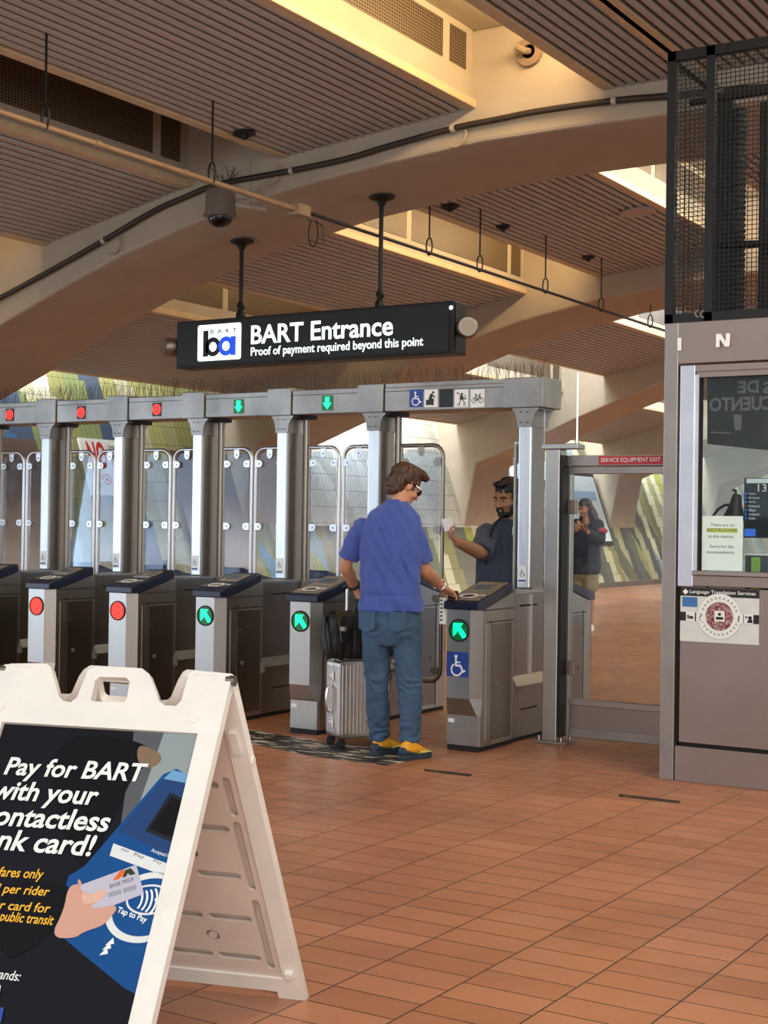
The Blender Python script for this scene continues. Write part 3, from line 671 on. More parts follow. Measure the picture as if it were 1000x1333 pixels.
# ------------------------------------------------------------------ glass service gate
sg = thing('service_gate', 'glazed steel service gate between the fare gates and the booth', 'gate', (-3.7, 8.86, 0))
po = MB().box(-4.165, -4.06, 8.745, 8.86, .02, 1.94).build('gate_post', 'steel', sg, bevel=.006)
MB().box(-4.06, -4.045, 8.76, 8.86, .05, 1.9).build('post_channel', 'blackm', po)
MB().box(-4.215, -4.0, 8.74, 8.93, 0, .02).build('base_plate', 'steel_b', po, bevel=.004)
b = MB()
for x, y in ((-4.19, 8.76), (-4.03, 8.76), (-4.03, 8.9), (-4.19, 8.9)): b.tube([(x, y, .02), (x, y, .05)], .012, 8)
b.build('anchor_bolt', 'steel', po)
MB().box(-4.19, -3.93, 8.745, 8.86, 1.94, 1.975).build('post_cap', 'steel', po, bevel=.004)
gy0, gy1 = 8.86, 8.92
hd = MB().box(-4.085, -3.30, gy0-.02, gy1+.02, 1.83, 1.90).build('header_rail', 'bronze2', sg, bevel=.003)
MB().box(-4.085, -3.30, gy0, gy1, 1.78, 1.826).build('leaf_top_rail', 'bronze2', sg, bevel=.003)
MB().box(-4.085, -4.03, gy0, gy1, .06, 1.78).build('stile', 'steel', sg, bevel=.003)
MB().box(-3.375, -3.30, gy0, gy1, .06, 1.78).build('stile', 'bronze2', sg, bevel=.003)
MB().box(-4.03, -3.375, gy0, gy1, .255, .295).build('mid_rail', 'bronze2', sg, bevel=.003)
MB().box(-4.03, -3.375, gy0+.01, gy1-.01, .105, .255).build('kick_panel', 'bronze', sg)
MB().box(-4.03, -3.375, gy0, gy1, .045, .105).build('bottom_rail', 'bronze2', sg, bevel=.003)
MB().box(-4.03, -3.375, gy0+.024, gy0+.032, .295, 1.78).build('glass_pane', 'glass', sg)
for z in (1.56, .50): MB().box(-4.035, -3.985, gy0-.012, gy0+.02, z-.045, z+.045).build('hinge_block', 'bronze', sg, bevel=.004)
fr = frY(gy0-.021)
a, bb = onY(gy0-.021, 780, 590), onY(gy0-.021, 863, 602)
s = MB().fbox(fr, a.x, bb.x, 1.838, 1.893, 0, .003).build('service_exit_sign', 'red', label='red sign reading service equipment exit on the gate header', cat='sign')
text('SERVICE EQUIPMENT EXIT', fr, a.x+.015, 1.85, bb.x-a.x-.03, .032, 'white', s, w=.003, bold=.005)
# ------------------------------------------------------------------ agent booth with mesh cage
BY = 7.92; X0 = -3.03; X1 = -1.0; YB = 10.1
bo = thing('station_booth', 'bronze steel station agent booth with a big window, at the right edge', 'booth', (-2.0, 9, 0))
fb = frY(BY)
MB().box(X0, X0+.083, BY, BY+.09, 0, 2.6).build('corner_post', 'bronze2', bo, bevel=.004)
MB().box(X0+.09, X1, BY+.004, BY+.06, 0, .20).build('base_panel', 'bronze', bo, bevel=.003)
MB().box(X0+.083, X0+.108, BY+.02, BY+.06, .2, 1.1).build('shadow_gap', 'dark', bo)
MB().box(X0+.10, X1, BY+.02, BY+.05, .2, .222).build('shadow_gap', 'dark', bo)
MB().box(X0+.112, X1, BY+.006, BY+.06, .222, 1.10).build('front_panel', 'bronze', bo, bevel=.003)
MB().box(X0+.098, X0+.185, BY-.004, BY+.07, 1.103, 2.355).build('window_jamb', 'alum', bo, bevel=.004)
MB().box(X0+.185, X1, BY-.004, BY+.07, 1.108, 1.17).build('sill', 'bronze', bo, bevel=.004)
MB().box(X0+.185, X1, BY-.02, BY+.07, 1.17, 1.195).build('sill_ledge', 'bronze2', bo, bevel=.003)
MB().box(X0+.185, X1, BY, BY+.07, 2.315, 2.355).build('window_head', 'bronze', bo, bevel=.003)
MB().box(X0+.19, X1, BY+.008, BY+.06, 2.285, 2.315).build('inner_head', 'bronze', bo)
MB().box(X0+.185, X0+.205, BY+.006, BY+.06, 1.195, 2.30).build('inner_jamb', 'alum', bo)
MB().box(X0+.205, X0+.213, BY+.02, BY+.06, 1.195, 2.285).build('gasket', 'dark', bo)
MB().box(X0+.21, X1, BY+.035, BY+.043, 1.19, 2.29).build('window_glass', 'boothglass', bo)
hp = MB().box(X0+.083, X1, BY+.002, BY+.06, 2.365, 2.6).build('header_panel', 'bronze', bo, bevel=.003)
lw = frY(BY-.004)
lt = MB().fbox(lw, -2.948, -2.927, 2.438, 2.511, 0, .012).build('letter_i', 'white', bo, bevel=.001)
pn = [(-2.722, 2.447), (-2.722, 2.521), (-2.698, 2.521), (-2.666, 2.478), (-2.666, 2.521), (-2.645, 2.521), (-2.645, 2.447), (-2.668, 2.447), (-2.701, 2.49), (-2.701, 2.447)]
sheet([pn], lw, 0, .012, 'letter_n', 'white', bo)
# sides, back window, roof of the booth
MB().box(X0, X0+.05, BY+.09, YB, 0, 1.1).build('side_panel', 'bronze', bo)
MB().box(X0, X0+.05, BY+.09, YB, 2.36, 2.6).build('side_panel', 'bronze', bo)
MB().box(X0+.02, X0+.028, BY+.09, YB, 1.1, 2.36).build('side_glass', 'boothglass', bo)
MB().box(X0, X0+.06, YB-.06, YB, 0, 2.6).build('corner_post', 'bronze2', bo)
MB().box(X0, X1, YB-.05, YB, 0, 1.05).build('back_panel', 'bronze', bo)
MB().box(X0, X1, YB-.05, YB, 2.36, 2.6).build('back_panel', 'bronze', bo)
MB().box(X0+.06, X1, YB-.03, YB-.022, 1.05, 2.36).build('back_glass', 'boothglass', bo)
MB().box(X0, X1, BY+.07, YB, 2.57, 2.597).build('roof_panel', 'blackm', bo)
ct = MB().box(X0+.06, X1, BY+.08, BY+.62, .98, 1.03).build('counter', 'plate', bo)
# wire cage on the booth roof
CX, CZ0, CZ1 = -3.03, 2.6, 4.155; cy = 7.925; cdp = .9
cg = thing('mesh_cage', 'black wire mesh cage standing on top of the booth', 'cage', (-2.1, 8.3, CZ0))
f_ = MB()
f_.box(CX-.005, CX+.045, cy, cy+.05, CZ0, CZ1); f_.box(CX, X1, cy, cy+.05, CZ0, CZ0+.05); f_.box(CX, X1, cy, cy+.05, CZ1-.055, CZ1)
f_.box(CX-.002, CX+.043, cy, cy+cdp, CZ0, CZ0+.05); f_.box(CX-.002, CX+.043, cy, cy+cdp, CZ1-.05, CZ1); f_.box(CX-.005, CX+.045, cy+cdp-.05, cy+cdp, CZ0, CZ1)
f_.box(CX+.225, CX+.275, cy, cy+.05, CZ0, CZ1)
f_.box(CX, X1, cy+cdp-.05, cy+cdp, CZ0, CZ0+.05); f_.box(CX, X1, cy+cdp-.05, cy+cdp, CZ1-.05, CZ1)
f_.build('frame', 'blackm', cg)
wm = MB(); p = .0262; x = CX+.05
while x < X1: wm.box(x-.0022, x+.0022, cy+.01, cy+.013, CZ0+.04, CZ1-.04); x += p
z = CZ0+.05
while z < CZ1-.05:
    wm.box(CX+.03, X1, cy+.0075, cy+.0105, z-.0022, z+.0022); z += p
wm.build('wire_mesh', 'blackm', cg)
wm = MB(); y = cy+.06
while y < cy+cdp-.05: wm.box(CX+.01, CX+.013, y-.0015, y+.0015, CZ0+.04, CZ1-.04); y += p
z = CZ0+.05
while z < CZ1-.05: wm.box(CX+.012, CX+.015, cy+.04, cy+cdp-.04, z-.0015, z+.0015); z += p
wm.build('side_mesh', 'blackm', cg)
lk = MB()
for a in ((-2.83, 2.645), (-2.80, 2.64)): lk.tube([(a[0]+.02*math.cos(t), cy-.004, a[1]+.02*math.sin(t)) for t in [math.radians(q) for q in range(90, 275, 30)]], .004, 6)
lk.build('latch', 'plate', cg)
# equipment inside the cage
eq = thing('cage_equipment', 'dark ducts and coiled conduit rising inside the wire cage', 'equipment', (-2.6, 8.4, CZ0+.02))
e1 = MB(); e1.box(-2.93, -2.84, 8.5, 8.62, CZ0+.02, 4.0); e1.build('duct', 'blackm', eq)
MB().box(-2.66, -2.55, 8.45, 8.6, CZ0+.02, 3.95).build('duct', 'blackm', eq)
t = MB(); pth = []; rr = []
for i in range(150): pth.append((-2.75, 8.35, CZ0+.03+i*.0085)); rr.append(.045 if i % 4 < 2 else .038)
t.tube(pth, rr, 12); t.build('corrugated_conduit', 'rubber', eq)
t = MB(); t.tube([(-3.0, 8.2, 3.93), (-2.2, 8.25, 3.95), (-1.1, 8.3, 3.9)], .02, 8); t.tube([(-2.85, 8.3, 3.1), (-2.3, 8.3, 3.06), (-1.1, 8.3, 3.1)], .022, 8); t.build('cross_conduit', 'blackm', eq)
MB().box(-2.55, -2.2, 8.6, 8.75, CZ0+.02, 3.3).build('control_box', 'blackm', eq)
# things at the booth window
gs = frY(BY+.033)
q0, q1 = onY(BY+.033, 914, 742), onY(BY+.033, 967.5, 672)
ns = MB().fbox(gs, q0.x, q1.x, q0.z, q1.z, 0, .0015).build('notice_sheet', 'paper', label='pale paper notice about restrooms taped low in the booth window', cat='notice')


W_ = q1.x-q0.x; H_ = q1.z-q0.z

def nl(st, u0, u1, v, h, m='ink', bold=0): text(st, gs, q0.x+W_*u0, q0.z+H_*v, W_*(u1-u0), H_*h, m, ns, w=.002, bold=bold)
nl('There are no', .20, .79, .81, .055); MB().fbox(gs, q0.x+W_*.11, q0.x+W_*.87, q0.z+H_*.695, q0.z+H_*.78, .0015, .002).build('highlight', 'hilite', ns)
nl('RESTROOMS', .12, .86, .71, .058, 'inkb'); nl('at this station.', .15, .79, .60, .055); nl('Sorry for the', .19, .78, .40, .07); nl('inconvenience.', .12, .82, .31, .055)
# translation services poster on the booth front
pf = frY(BY+.005); a, b = onY(BY+.005, 885.5, 834), onY(BY+.005, 989, 768)
tp = MB().fbox(pf, a.x, b.x, .795, 1.097, 0, .002).build('language_poster', 'posterw', label='white language translation services poster with a round emblem, on the booth front below its window', cat='poster')

PW = b.x-a.x; fw = Fr((a.x, BY+.003, .795), (1, 0, 0), (0, 0, 1))
MB().fbox(fw, 0, PW, .256, .302, 0, .001).build('black_header', 'signface', tp)
text('Language Translation Services', fw, .055, .266, PW-.075, .026, 'white', tp, w=.001, bold=.006)
k = MB(); k.prism([(.03+.017*math.cos(t), .279+.017*math.sin(t)) for t in [math.radians(q) for q in (0, 90, 180, 270)]], fw, .001, .0018); k.build('emblem', 'white', tp)
MB().fbox(fw, 0, PW, .115, .165, 0, .001).build('black_band', 'signface', tp)
MB().fbox(fw, .012, .10, .195, .25, .001, .0018).build('blue_note', 'blue2', tp)


cxp, czp = PW*.505, .148
MB().prism(circ(cxp, czp, .128, 44), fw, .001, .0018).build('ring_outline', 'plate', tp); MB().prism(circ(cxp, czp, .1265, 44), fw, .0012, .0022).build('emblem_ring', 'ringw', tp)
MB().prism(circ(cxp, czp, .08, 36), fw, .0022, .003).build('emblem_disc', 'maroon', tp)
for i in range(22):
    t = math.radians(i*360/22+8); c_ = Fr(fw.p(cxp+.104*math.cos(t), czp+.104*math.sin(t), .0022), V((-math.sin(t), 0, math.cos(t))), V((-math.cos(t), 0, -math.sin(t))))
k = MB()
for i in range(26):
    t = i*2*math.pi/26+.1
    if abs(math.sin(t)) < .3: continue
    r0 = .097; strokes(k, fw, [([(cxp+r0*math.cos(t-.05), czp+r0*math.sin(t-.05)), (cxp+(r0+.012)*math.cos(t), czp+(r0+.012)*math.sin(t)), (cxp+r0*math.cos(t+.06), czp+r0*math.sin(t+.06))], .003)], .0022)
k.build('ring_script', 'ink', tp)
MB().fbox(fw, cxp-.028, cxp+.03, czp-.028, czp+.03, .003, .0035).build('centre_frame', 'ringw', tp)
k = MB(); k.prism([(cxp-.02, czp-.018), (cxp+.022, czp-.018), (cxp+.022, czp-.003), (cxp-.02, czp-.003)], fw, .0035, .0042); k.prism(circ(cxp+.001, czp+.012, .009, 14), fw, .0035, .0042); k.build('agent_symbol', 'black', tp)
for nm_, u in (('logo_tile', .035), ('question_tile', .095), ('info_tile', PW*.69), ('interpreter_tile', PW*.815)):
    t = MB().fbox(fw, u, u+.052, .114, .167, .0022, .003).build(nm_, 'ringw', tp)
    if nm_ == 'logo_tile': text('ba', fw, u+.008, .127, .036, .024, 'black', t, w=.003, bold=.05)
    if nm_ == 'question_tile': text('?', fw, u+.015, .12, .02, .04, 'plate', t, w=.003)
    if nm_ == 'info_tile': text('i', fw, u+.02, .122, .012, .036, 'black', t, w=.003, bold=.05, shear=.25)
    if nm_ == 'interpreter_tile':
        k = MB(); k.prism(circ(u+.034, .147, .011, 12), fw, .003, .0036); k.prism([(u+.016, .12), (u+.048, .12), (u+.048, .137), (u+.024, .137)], fw, .003, .0036); k.prism(circ(u+.013, .15, .006, 10), fw, .003, .0036); k.build('symbol', 'black', t)
# dark poster hung in the window, printed side facing in, its letters seen reversed
wf = frY(BY+.07)
pts = [onY(BY+.07, *q) for q in ((921, 487), (1040, 484), (1040, 590), (988, 585), (921, 578))]
dpz = MB().prism([(p.x, p.z) for p in pts], wf, 0, -.004).build('window_poster', 'posterdk', label='dark poster hung high inside the booth window, lettering reversed', cat='poster')


def onp(x, y): p = onY(BY+.07, x, y); return p.x, p.z
u0, v0 = onp(961, 512); u1, v1 = onp(988, 495); text('DE', wf, u0, v0, u1-u0, v1-v0, 'posterlt', dpz, bold=.03, mirror=True)
u0, v0 = onp(993, 513); u1, v1 = onp(1010, 496); text('S', wf, u0, v0, u1-u0, v1-v0, 'posterlt', dpz, bold=.03, mirror=True)
u0, v0 = onp(923.5, 536); u1, v1 = onp(1007, 515); text('CUENTO', wf, u0, v0, u1-u0, v1-v0, 'posterlt', dpz, bold=.03, mirror=True)
k = MB(); k.prism([onp(*q) for q in ((955, 540), (966, 540), (965, 560), (957, 560))], wf, .001, .002); k.prism([onp(*q) for q in ((925, 562), (952, 563), (952, 564.5), (925, 563.5))], wf, .001, .002); k.build('printed_shape', 'posterlt', dpz)
# departures monitor
mf = frY(BY+.33)
a, b = onY(BY+.33, 968, 700), onY(BY+.33, 1046, 622)
mo = thing('departure_monitor', 'black departures monitor on the booth counter behind the glass', 'monitor', ((a.x+b.x)/2, BY+.33, 1.03))
MB().fbox(mf, a.x, b.x, a.z, b.z, -.03, 0).build('casing', 'black', mo, bevel=.004)
mc = (a.x+b.x)/2
k = MB(); k.box(mc-.03, mc+.03, BY+.36, BY+.38, 1.04, a.z+.1); k.box(mc-.12, mc+.12, BY+.28, BY+.42, 1.03, 1.045); k.build('stand', 'black', mo)

s = MB().fbox(mf, a.x+.008, b.x-.008, a.z+.012, b.z-.008, 0, .002).build('screen', 'scr', mo)
def ms(x, y): p = onY(BY+.33, x, y); return p.x, p.z
u0, v0 = ms(972, 629); u1, v1 = ms(1030, 623); MB().fbox(mf, u0, b.x-.01, v0, v1, .002, .003).build('title_bar', 'scrt', s)
u0, v0 = ms(987, 640); u1, v1 = ms(1018, 630); text('13:57', mf, u0, v0, u1-u0, v1-v0, 'scrt', s, w=.002)
for i, st_ in enumerate(('Airport', 'Berryessa', 'Daly City', 'Richmond', 'Millbrae', 'Antioch', 'Dublin')):
    yy = 644.5+i*5.3; u0, v0 = ms(975, yy); u1, v1 = ms(975+(14 if i % 2 else 9), yy-3.2); text(st_, mf, u0, v0, u1-u0, v1-v0, 'scrt', s, w=.002)
    u0, v0 = ms(970.5, yy); u1, v1 = ms(972.5, yy-3.4); MB().fbox(mf, u0, u1, v0, v1, .002, .003).build('line_marker', 'scrb' if i != 3 else 'red', s)
u0, v0 = ms(967.7, 698); u1, v1 = ms(984, 688.5); MB().fbox(mf, u0+.008, u1, v0, v1, .002, .003).build('blue_banner', 'scrb', s)
# gooseneck lamp
lp = thing('desk_lamp', 'black gooseneck desk lamp on the counter behind the paper notice', 'lamp', (-2.74, BY+.25, 1.03))
ly = BY+.25
P_ = [onY(ly, *q) for q in ((922, 690), (928, 672), (936, 662), (944, 657.5), (950, 657))]
k = MB(); k.tube([(P_[0].x, ly, 1.05)]+P_, .008, 8); k.build('gooseneck', 'black', lp, smooth=60)
MB().lathe([(.001, 0), (.07, 0), (.065, .02), (.001, .022)], (P_[0].x, ly, 1.03)).build('base', 'black', lp, smooth=40)
c_ = onY(ly, 957, 665); k = MB(); k.lathe([(.001, .10), (.022, .095), (.03, .07), (.034, .04), (.06, -.03), (.07, -.05), (.066, -.05), (.001, .0)], c_, (.12, 0, 1), 20); k.build('lamp_shade', 'black', lp, smooth=50)
k = MB(); k.tube([c_+V((.0, 0, .09)), c_+V((.005, 0, .115)), c_+V((-.015, 0, .12))], .008, 8); k.build('switch_knob', 'black', lp)
# small things on the counter
a = onY(BY+.15, 978, 743); gcard = MB().box(a.x, a.x+.05, BY+.15, BY+.16, 1.03, 1.275).build('green_card', 'cardg', label='small green card standing on the booth counter under the monitor', cat='card')

bx = MB().box(a.x-.045, a.x+.25, BY+.18, BY+.27, 1.03, 1.285).build('desk_organizer', 'orgz', label='grey desk organizer behind the green card on the booth counter', cat='organizer', bevel=.004)

MB().box(a.x-.046, a.x+.251, BY+.178, BY+.272, 1.285, 1.295).build('top_tray', 'white', bx)
# ------------------------------------------------------------------ hanging entrance sign
SY = 11.7
sgn = thing('hanging_sign', 'long black illuminated entrance sign hanging on two rods above the gates', 'sign', (-8.1, SY, 3.0))
sx0, sx1, sz0, sz1 = -9.775, -6.50, 3.0, 3.485
MB().box(sx0, sx1, SY-.02, SY+.22, sz0, sz1).build('sign_box', 'blackm', sgn, bevel=.008)
sf = frY(SY-.022)
face = MB().fbox(sf, sx0+.03, sx1-.05, sz0+.03, sz1-.03, -.001, .004).build('sign_face', 'signface', sgn)
MB().box(sx1-.0, sx1+.006, SY, SY+.2, sz0+.02, sz1-.02).build('end_plate', 'blackm', sgn)
lf = Fr(sf.p(0, 0, .004), sf.u, sf.v)
def sp_(x, y): return lf.hit(x, y)
lu0, lv1 = -9.49, 3.43; lu1, lv0 = -8.935, 3.062
lg = MB().prism(rrect(lu0, lu1, lv0, lv1, .025), lf, 0, .002).build('logo_panel', 'glow', face)
LW, LH = lu1-lu0, lv1-lv0
def L(u, v): return lu0+u*LW, lv0+v*LH
text('BART', lf, *L(.30, .74), LW*.60, LH*.12, 'inkb', lg, w=.002, bold=.01, spacing=1.9)
cx_, cy_ = L(.36, .36); R_ = LH*.265
sheet([[(lu0+LW*.13, lv0+LH*.12), (lu0+LW*.25, lv0+LH*.12), (lu0+LW*.25, lv0+LH*.84), (lu0+LW*.13, lv0+LH*.84)]], lf, .002, .004, 'letter_b_stem', 'signface', lg)
sheet([circ(cx_, lv0+LH*.38, R_, 36), circ(cx_, lv0+LH*.38, R_*.5, 30)], lf, .002, .004, 'letter_b_bowl', 'signface', lg)
cx2 = lu0+LW*.66
sheet([circ(cx2, lv0+LH*.38, R_, 36), circ(cx2, lv0+LH*.38, R_*.5, 30)], lf, .0022, .005, 'letter_a_bowl', 'glowblue', lg)
sheet([[(lu0+LW*.765, lv0+LH*.12), (lu0+LW*.88, lv0+LH*.12), (lu0+LW*.88, lv0+LH*.64), (lu0+LW*.765, lv0+LH*.64)]], lf, .002, .0045, 'letter_a_stem', 'glowblue', lg)
text('BART Entrance', lf, -8.81, 3.20, 1.66, .19, 'glow', face, w=.0, thick=.003, bold=.018)
text('Proof of payment required beyond this point', lf, -8.81, 3.06, 1.99, .112, 'glow', face, w=.0, thick=.003, bold=.012)
MB().prism(circ(sx1-.03, 3.42, .02, 16), sf, 0, .005).build('indicator', 'glow', sgn)
for px, py in ((315, 313), (497, 254)):
    c = onY(SY+.1, px, py); zt = c.z; x = c.x
    # soffit height at this x
    for (a, za), (b, zb) in zip(PROF[:-5], PROF[1:-4]):
        if b <= x <= a: zt = za+(zb-za)*(a-x)/(a-b)
    k = MB(); k.tube([(x, SY+.1, sz1), (x, SY+.1, zt)], .022, 12); rd = k.build('hanger_rod', 'blackm', sgn, smooth=40)
    k = MB(); k.lathe([(.001, 0), (.13, 0), (.12, -.02), (.05, -.05), (.03, -.09), (.001, -.09)], (x, SY+.1, zt)); k.build('ceiling_rose', 'blackm', rd, smooth=30)
    k = MB(); k.lathe([(.001, .0), (.05, .0), (.05, .05), (.03, .09), (.045, .13), (.03, .17), (.001, .17)], (x, SY+.1, sz1)); k.build('rod_collar', 'blackm', rd, smooth=30)
for x, s in ((sx0, -1), (sx1, 1)):
    r = thing('sign_speaker', 'small grey round-faced loudspeaker box on the '+('left' if s < 0 else 'right')+' end of the hanging sign', 'speaker', (x, SY+.1, 3.2))
    k = MB(); k.lathe([(.001, -.06), (.08, -.06), (.10, -.03), (.10, .06), (.085, .10), (.001, .10)], (x+s*.10, SY+.05, 3.235), (s*.5, -.8, 0), 20); k.build('housing', 'steel_b', r, smooth=40)
    k = MB(); k.lathe([(.001, .101), (.07, .101), (.05, .09), (.001, .085)], (x+s*.10, SY+.05, 3.235), (s*.5, -.8, 0), 20); k.build('speaker_cone', 'plate', r)
    MB().box(min(x, x+s*.1), max(x, x+s*.1), SY+.05, SY+.12, 3.19, 3.28).build('bracket', 'blackm', r)
# ------------------------------------------------------------------ conduit, cable, camera
cz = 4.2; cxn = -7.48
cn = thing('ceiling_conduit', 'thin steel conduit pipe running under the ceiling into the distance', 'conduit', (cxn, 12, cz))
k = MB(); k.tube([(cxn, 5.6, cz), (cxn, 10.55, cz)], .024, 12); k.build('pipe', 'conduit', cn, smooth=60)
k = MB(); k.tube([(cxn+.02, 10.7, cz), (cxn, 24, cz)], .017, 10); k.build('thin_pipe', 'blackm', cn, smooth=60)
for y in (8.0, 9.0, 10.35): MB().lathe([(.001, -.03), (.031, -.03), (.031, .03), (.001, .03)], (cxn, y, cz), (0, 1, 0), 14).build('coupling', 'conduit', cn)
MB().box(cxn-.065, cxn+.065, 10.5, 10.68, cz-.05, cz+.05).build('junction_box', 'conduit', cn, bevel=.006)
k = MB(); k.tube([(cxn+.01, 10.7, cz-.06)]+[(cxn+.05+.05*math.cos(t), 10.74, cz-.18+.12*math.sin(t)) for t in [math.radians(q) for q in range(100, 440, 24)]]+[(cxn+.14, 10.76, cz-.12), (cxn+.15, 10.76, cz-.28)], .006, 6); k.build('loose_cable', 'blackm', cn)
for y, zt in ((7.47, ROOF), (9.35, ROOF), (12.9, ROOF), (14.0, ROOF), (15.65, ROOF), (17.3, ROOF), (19.0, 4.5), (21, ROOF)):
    k = MB(); k.tube([(cxn, y, cz+.17), (cxn, y, zt)], .009, 8)
    k.tube([(cxn+.035*math.cos(t), y, cz+.07+.09*math.sin(t)) for t in [math.radians(q) for q in range(0, 360, 30)]], .009, 6, closed=True); k.build('hanger', 'blackm', cn)
cpx = [(-20, 396), (0, 388), (50, 361), (95, 336), (135, 313), (200, 275), (240, 257), (280, 241), (330, 231), (380, 222), (450, 207), (500, 192), (590, 167), (650, 155), (700, 145), (800, 131), (870, 125), (960, 116), (1040, 112)]
pts = [onY(10.90, *q) for q in cpx]
cb = thing('frame_cable', 'thick dark cable clipped along the face of the nearest concrete arch', 'cable', pts[8])
k = MB(); k.limb(pts, [.028]*len(pts), 8, sub=3); k.build('cable', 'cable', cb, smooth=60)
for q in (4, 9, 12, 15): 
    k = MB(); d = (pts[q+1]-pts[q-1]).normalized(); k.lathe([(.001, -.03), (.036, -.02), (.036, .02), (.001, .02)], pts[q], d, 12); k.build('clip', 'slat', cb)
for q in ((146, 318), (594, 176), (352, 226)):
    p = onY(10.93, *q); k = MB(); k.tube([p+V((.10*math.cos(t), -.008, .10*math.sin(t))) for t in [math.radians(v) for v in range(-120, 61, 20)]], .012, 6); k.build('conduit_loop', 'concrete', cb)
# dome camera
dc = onY(10.55, 287, 268)
dm = thing('dome_camera', 'grey dome security camera hanging beside the conduit at the arch', 'security camera', dc)
k = MB(); k.lathe([(.001, .16), (.10, .155), (.125, .14), (.135, .11), (.14, -.075), (.155, -.08), (.155, -.10), (.12, -.11), (.001, -.11)], dc, (0, 0, 1), 28); k.build('camera_housing', 'camgrey', dm, smooth=30)
k = MB(); k.ell(dc+V((0, 0, -.10)), (.115, .115, .105), n=24); k.build('dome', 'domeg', dm, smooth=80)
k = MB(); k.tube([dc+V((.08, .05, .02)), dc+V((.2, .15, .0)), onY(10.95, 345, 272)], .022, 8); k.tube([dc+V((0, 0, .1)), dc+V((0, .37, .16))], .03, 8); k.build('mount_arm', 'slat', dm)
k = MB(); a, b = onY(10.945, 282, 213), onY(10.945, 325, 266); k.box(a.x, b.x, 10.935, 10.95, b.z, a.z); k.build('back_plate', 'concrete', dm, bevel=.003)
k = MB()
for i in range(16):
    a = onY(10.85, 276+i*2.2+random.uniform(-2, 2), 246); k.tube([a, a+V((random.uniform(-.04, .04), 0, .1)), a+V((random.uniform(-.1, .1), random.uniform(-.04, .02), random.uniform(.12, .24)))], .003, 4)
k.build('bird_spikes', 'spike', dm)
# ceiling fittings
def ceil_at(px, py):
    for nm, x0, z0, x1, z1 in PANELS:
        r = ray(px, py); n = V((-(z1-z0), 0, x1-x0)); kk = (V((x0, 0, z0))-CC).dot(n)/r.dot(n); q = CC+r*kk
        if x0 <= q.x <= x1: return q, n.normalized()
for (px, py, r, lab) in ((830, 275, .2, 'round flush ceiling ring in the slats left of the wire cage'), (318, 172, .10, 'small sprinkler rosette in the slats above the dome camera'), (655, 294, .08, 'small dark fitting in the slats right of the hanging sign'), (586, 268, .1, 'small dark sprinkler fitting at the slat edge under the arch'), (766, 334, .08, 'small dark fitting in the far slats left of the booth cage')):
    q = ceil_at(px, py)
    if q is None: continue
    q, n = q; k = MB(); k.lathe([(r*.62, -.002), (r, -.002), (r, -.02), (r*.7, -.03), (r*.62, -.02)], q, n, 26)
    if r < .15: k.lathe([(.001, -.002), (r*.35, -.005), (r*.3, -.06), (.001, -.07)], q, n, 12)
    o = k.build('ceiling_fitting', 'blackm' if r < .15 else 'slat', label=lab, cat='ceiling fitting')
for (px, py, r) in ((690, 68, .12), (520, 108, .1)):
    p = onY(10.93, px, py); k = MB(); k.lathe([(.001, .0), (r*.5, 0), (r*.5, .03), (r, .03), (r, .0), (.001, 0)], p, (0, -1, 0), 18)
    if px == 690: k.tube([p+V((0, -.03, 0)), p+V((0, -.12, -.02)), p+V((-.06, -.13, .02))], .03, 8)
    k.build('wall_bracket', 'concrete' if px != 690 else 'conduit', label='round patched conduit fitting on the sunlit arch face, '+('upper one by the slats' if px == 690 else 'lower faint one'), cat='fitting')
# ------------------------------------------------------------------ wall things
fw_ = wallfr(15.0, 0)
f0 = Fr(wallfr(15.0, 1.76).o, (0, 1, 0), (-.342, 0, 1))
ws = MB().fbox(f0, 0, 1.12, 0, .84, .0, .03).build('no_smoking_sign', 'signw', label='large white no smoking sign on the tiled wall at far left', cat='sign')
g0 = Fr(f0.p(0, 0, .03), f0.u, f0.v)
text('NO', g0, .12, .40, .36, .40, 'red', ws, bold=.03)
for i, t_ in enumerate(('SMOKING', 'EATING', 'GRAFFITI')): text(t_, g0, .56, .68-i*.12, .42 if i != 1 else .34, .075, 'inkb', ws)
for u in (.38, .62, .86):
    sheet([circ(u, .24, .085, 28), circ(u, .24, .066, 28)], g0, .001, .003, 'prohibition_ring', 'red', ws)
    k = MB(); strokes(k, g0, [([(u-.05, .29), (u+.05, .19)], .016)], .001); k.build('prohibition_bar', 'red', ws)
    k = MB(); k.prism([(u-.03, .215), (u+.03, .215), (u+.02, .26), (u-.02, .26)], g0, .0005, .001); k.build('pictogram', 'inkb', ws)
MB().fbox(g0, .12, .3, .08, .36, .001, .002).build('arrow_panel', 'posterw', ws); k = MB(); strokes(k, g0, [([(.2, .12), (.22, .3), (.17, .24)], .02), ([(.22, .3), (.26, .24)], .02)], .002); k.build('arrow', 'inkb', ws)
y0, z0 = 30.3, .97
f1 = Fr(wallfr(y0, z0).o, (0, 1, 0), (-.342, 0, 1))
pb = MB().fbox(f1, 0, 2.35, 0, 1.78, 0, .09).build('display_case', 'blackm', label='framed transit map case on the sloping wall behind the woman with a phone', cat='display case')
MB().fbox(f1, .08, 2.27, .08, 1.70, .09, .095).build('map_sheet', 'mapw', pb); MB().fbox(f1, .2, 2.1, 1.1, 1.32, .095, .098).build('blue_band', 'mapb', pb)
for i in range(5): MB().fbox(f1, .25+i*.35, .5+i*.35, .2+.12*(i % 2), .85, .095, .098).build('map_block', 'mapg', pb)
wt = Fr(wallfr(28.3, 2.42).o, (0, 1, 0), (-.342, 0, 1))
k = MB().fbox(wt, 0, 1.5, 0, .28, 0, .5); wv = k.build('lit_wall_sign', 'glow2', label='small pale lit sign jutting from the wall beside the head of the man in grey', cat='sign')
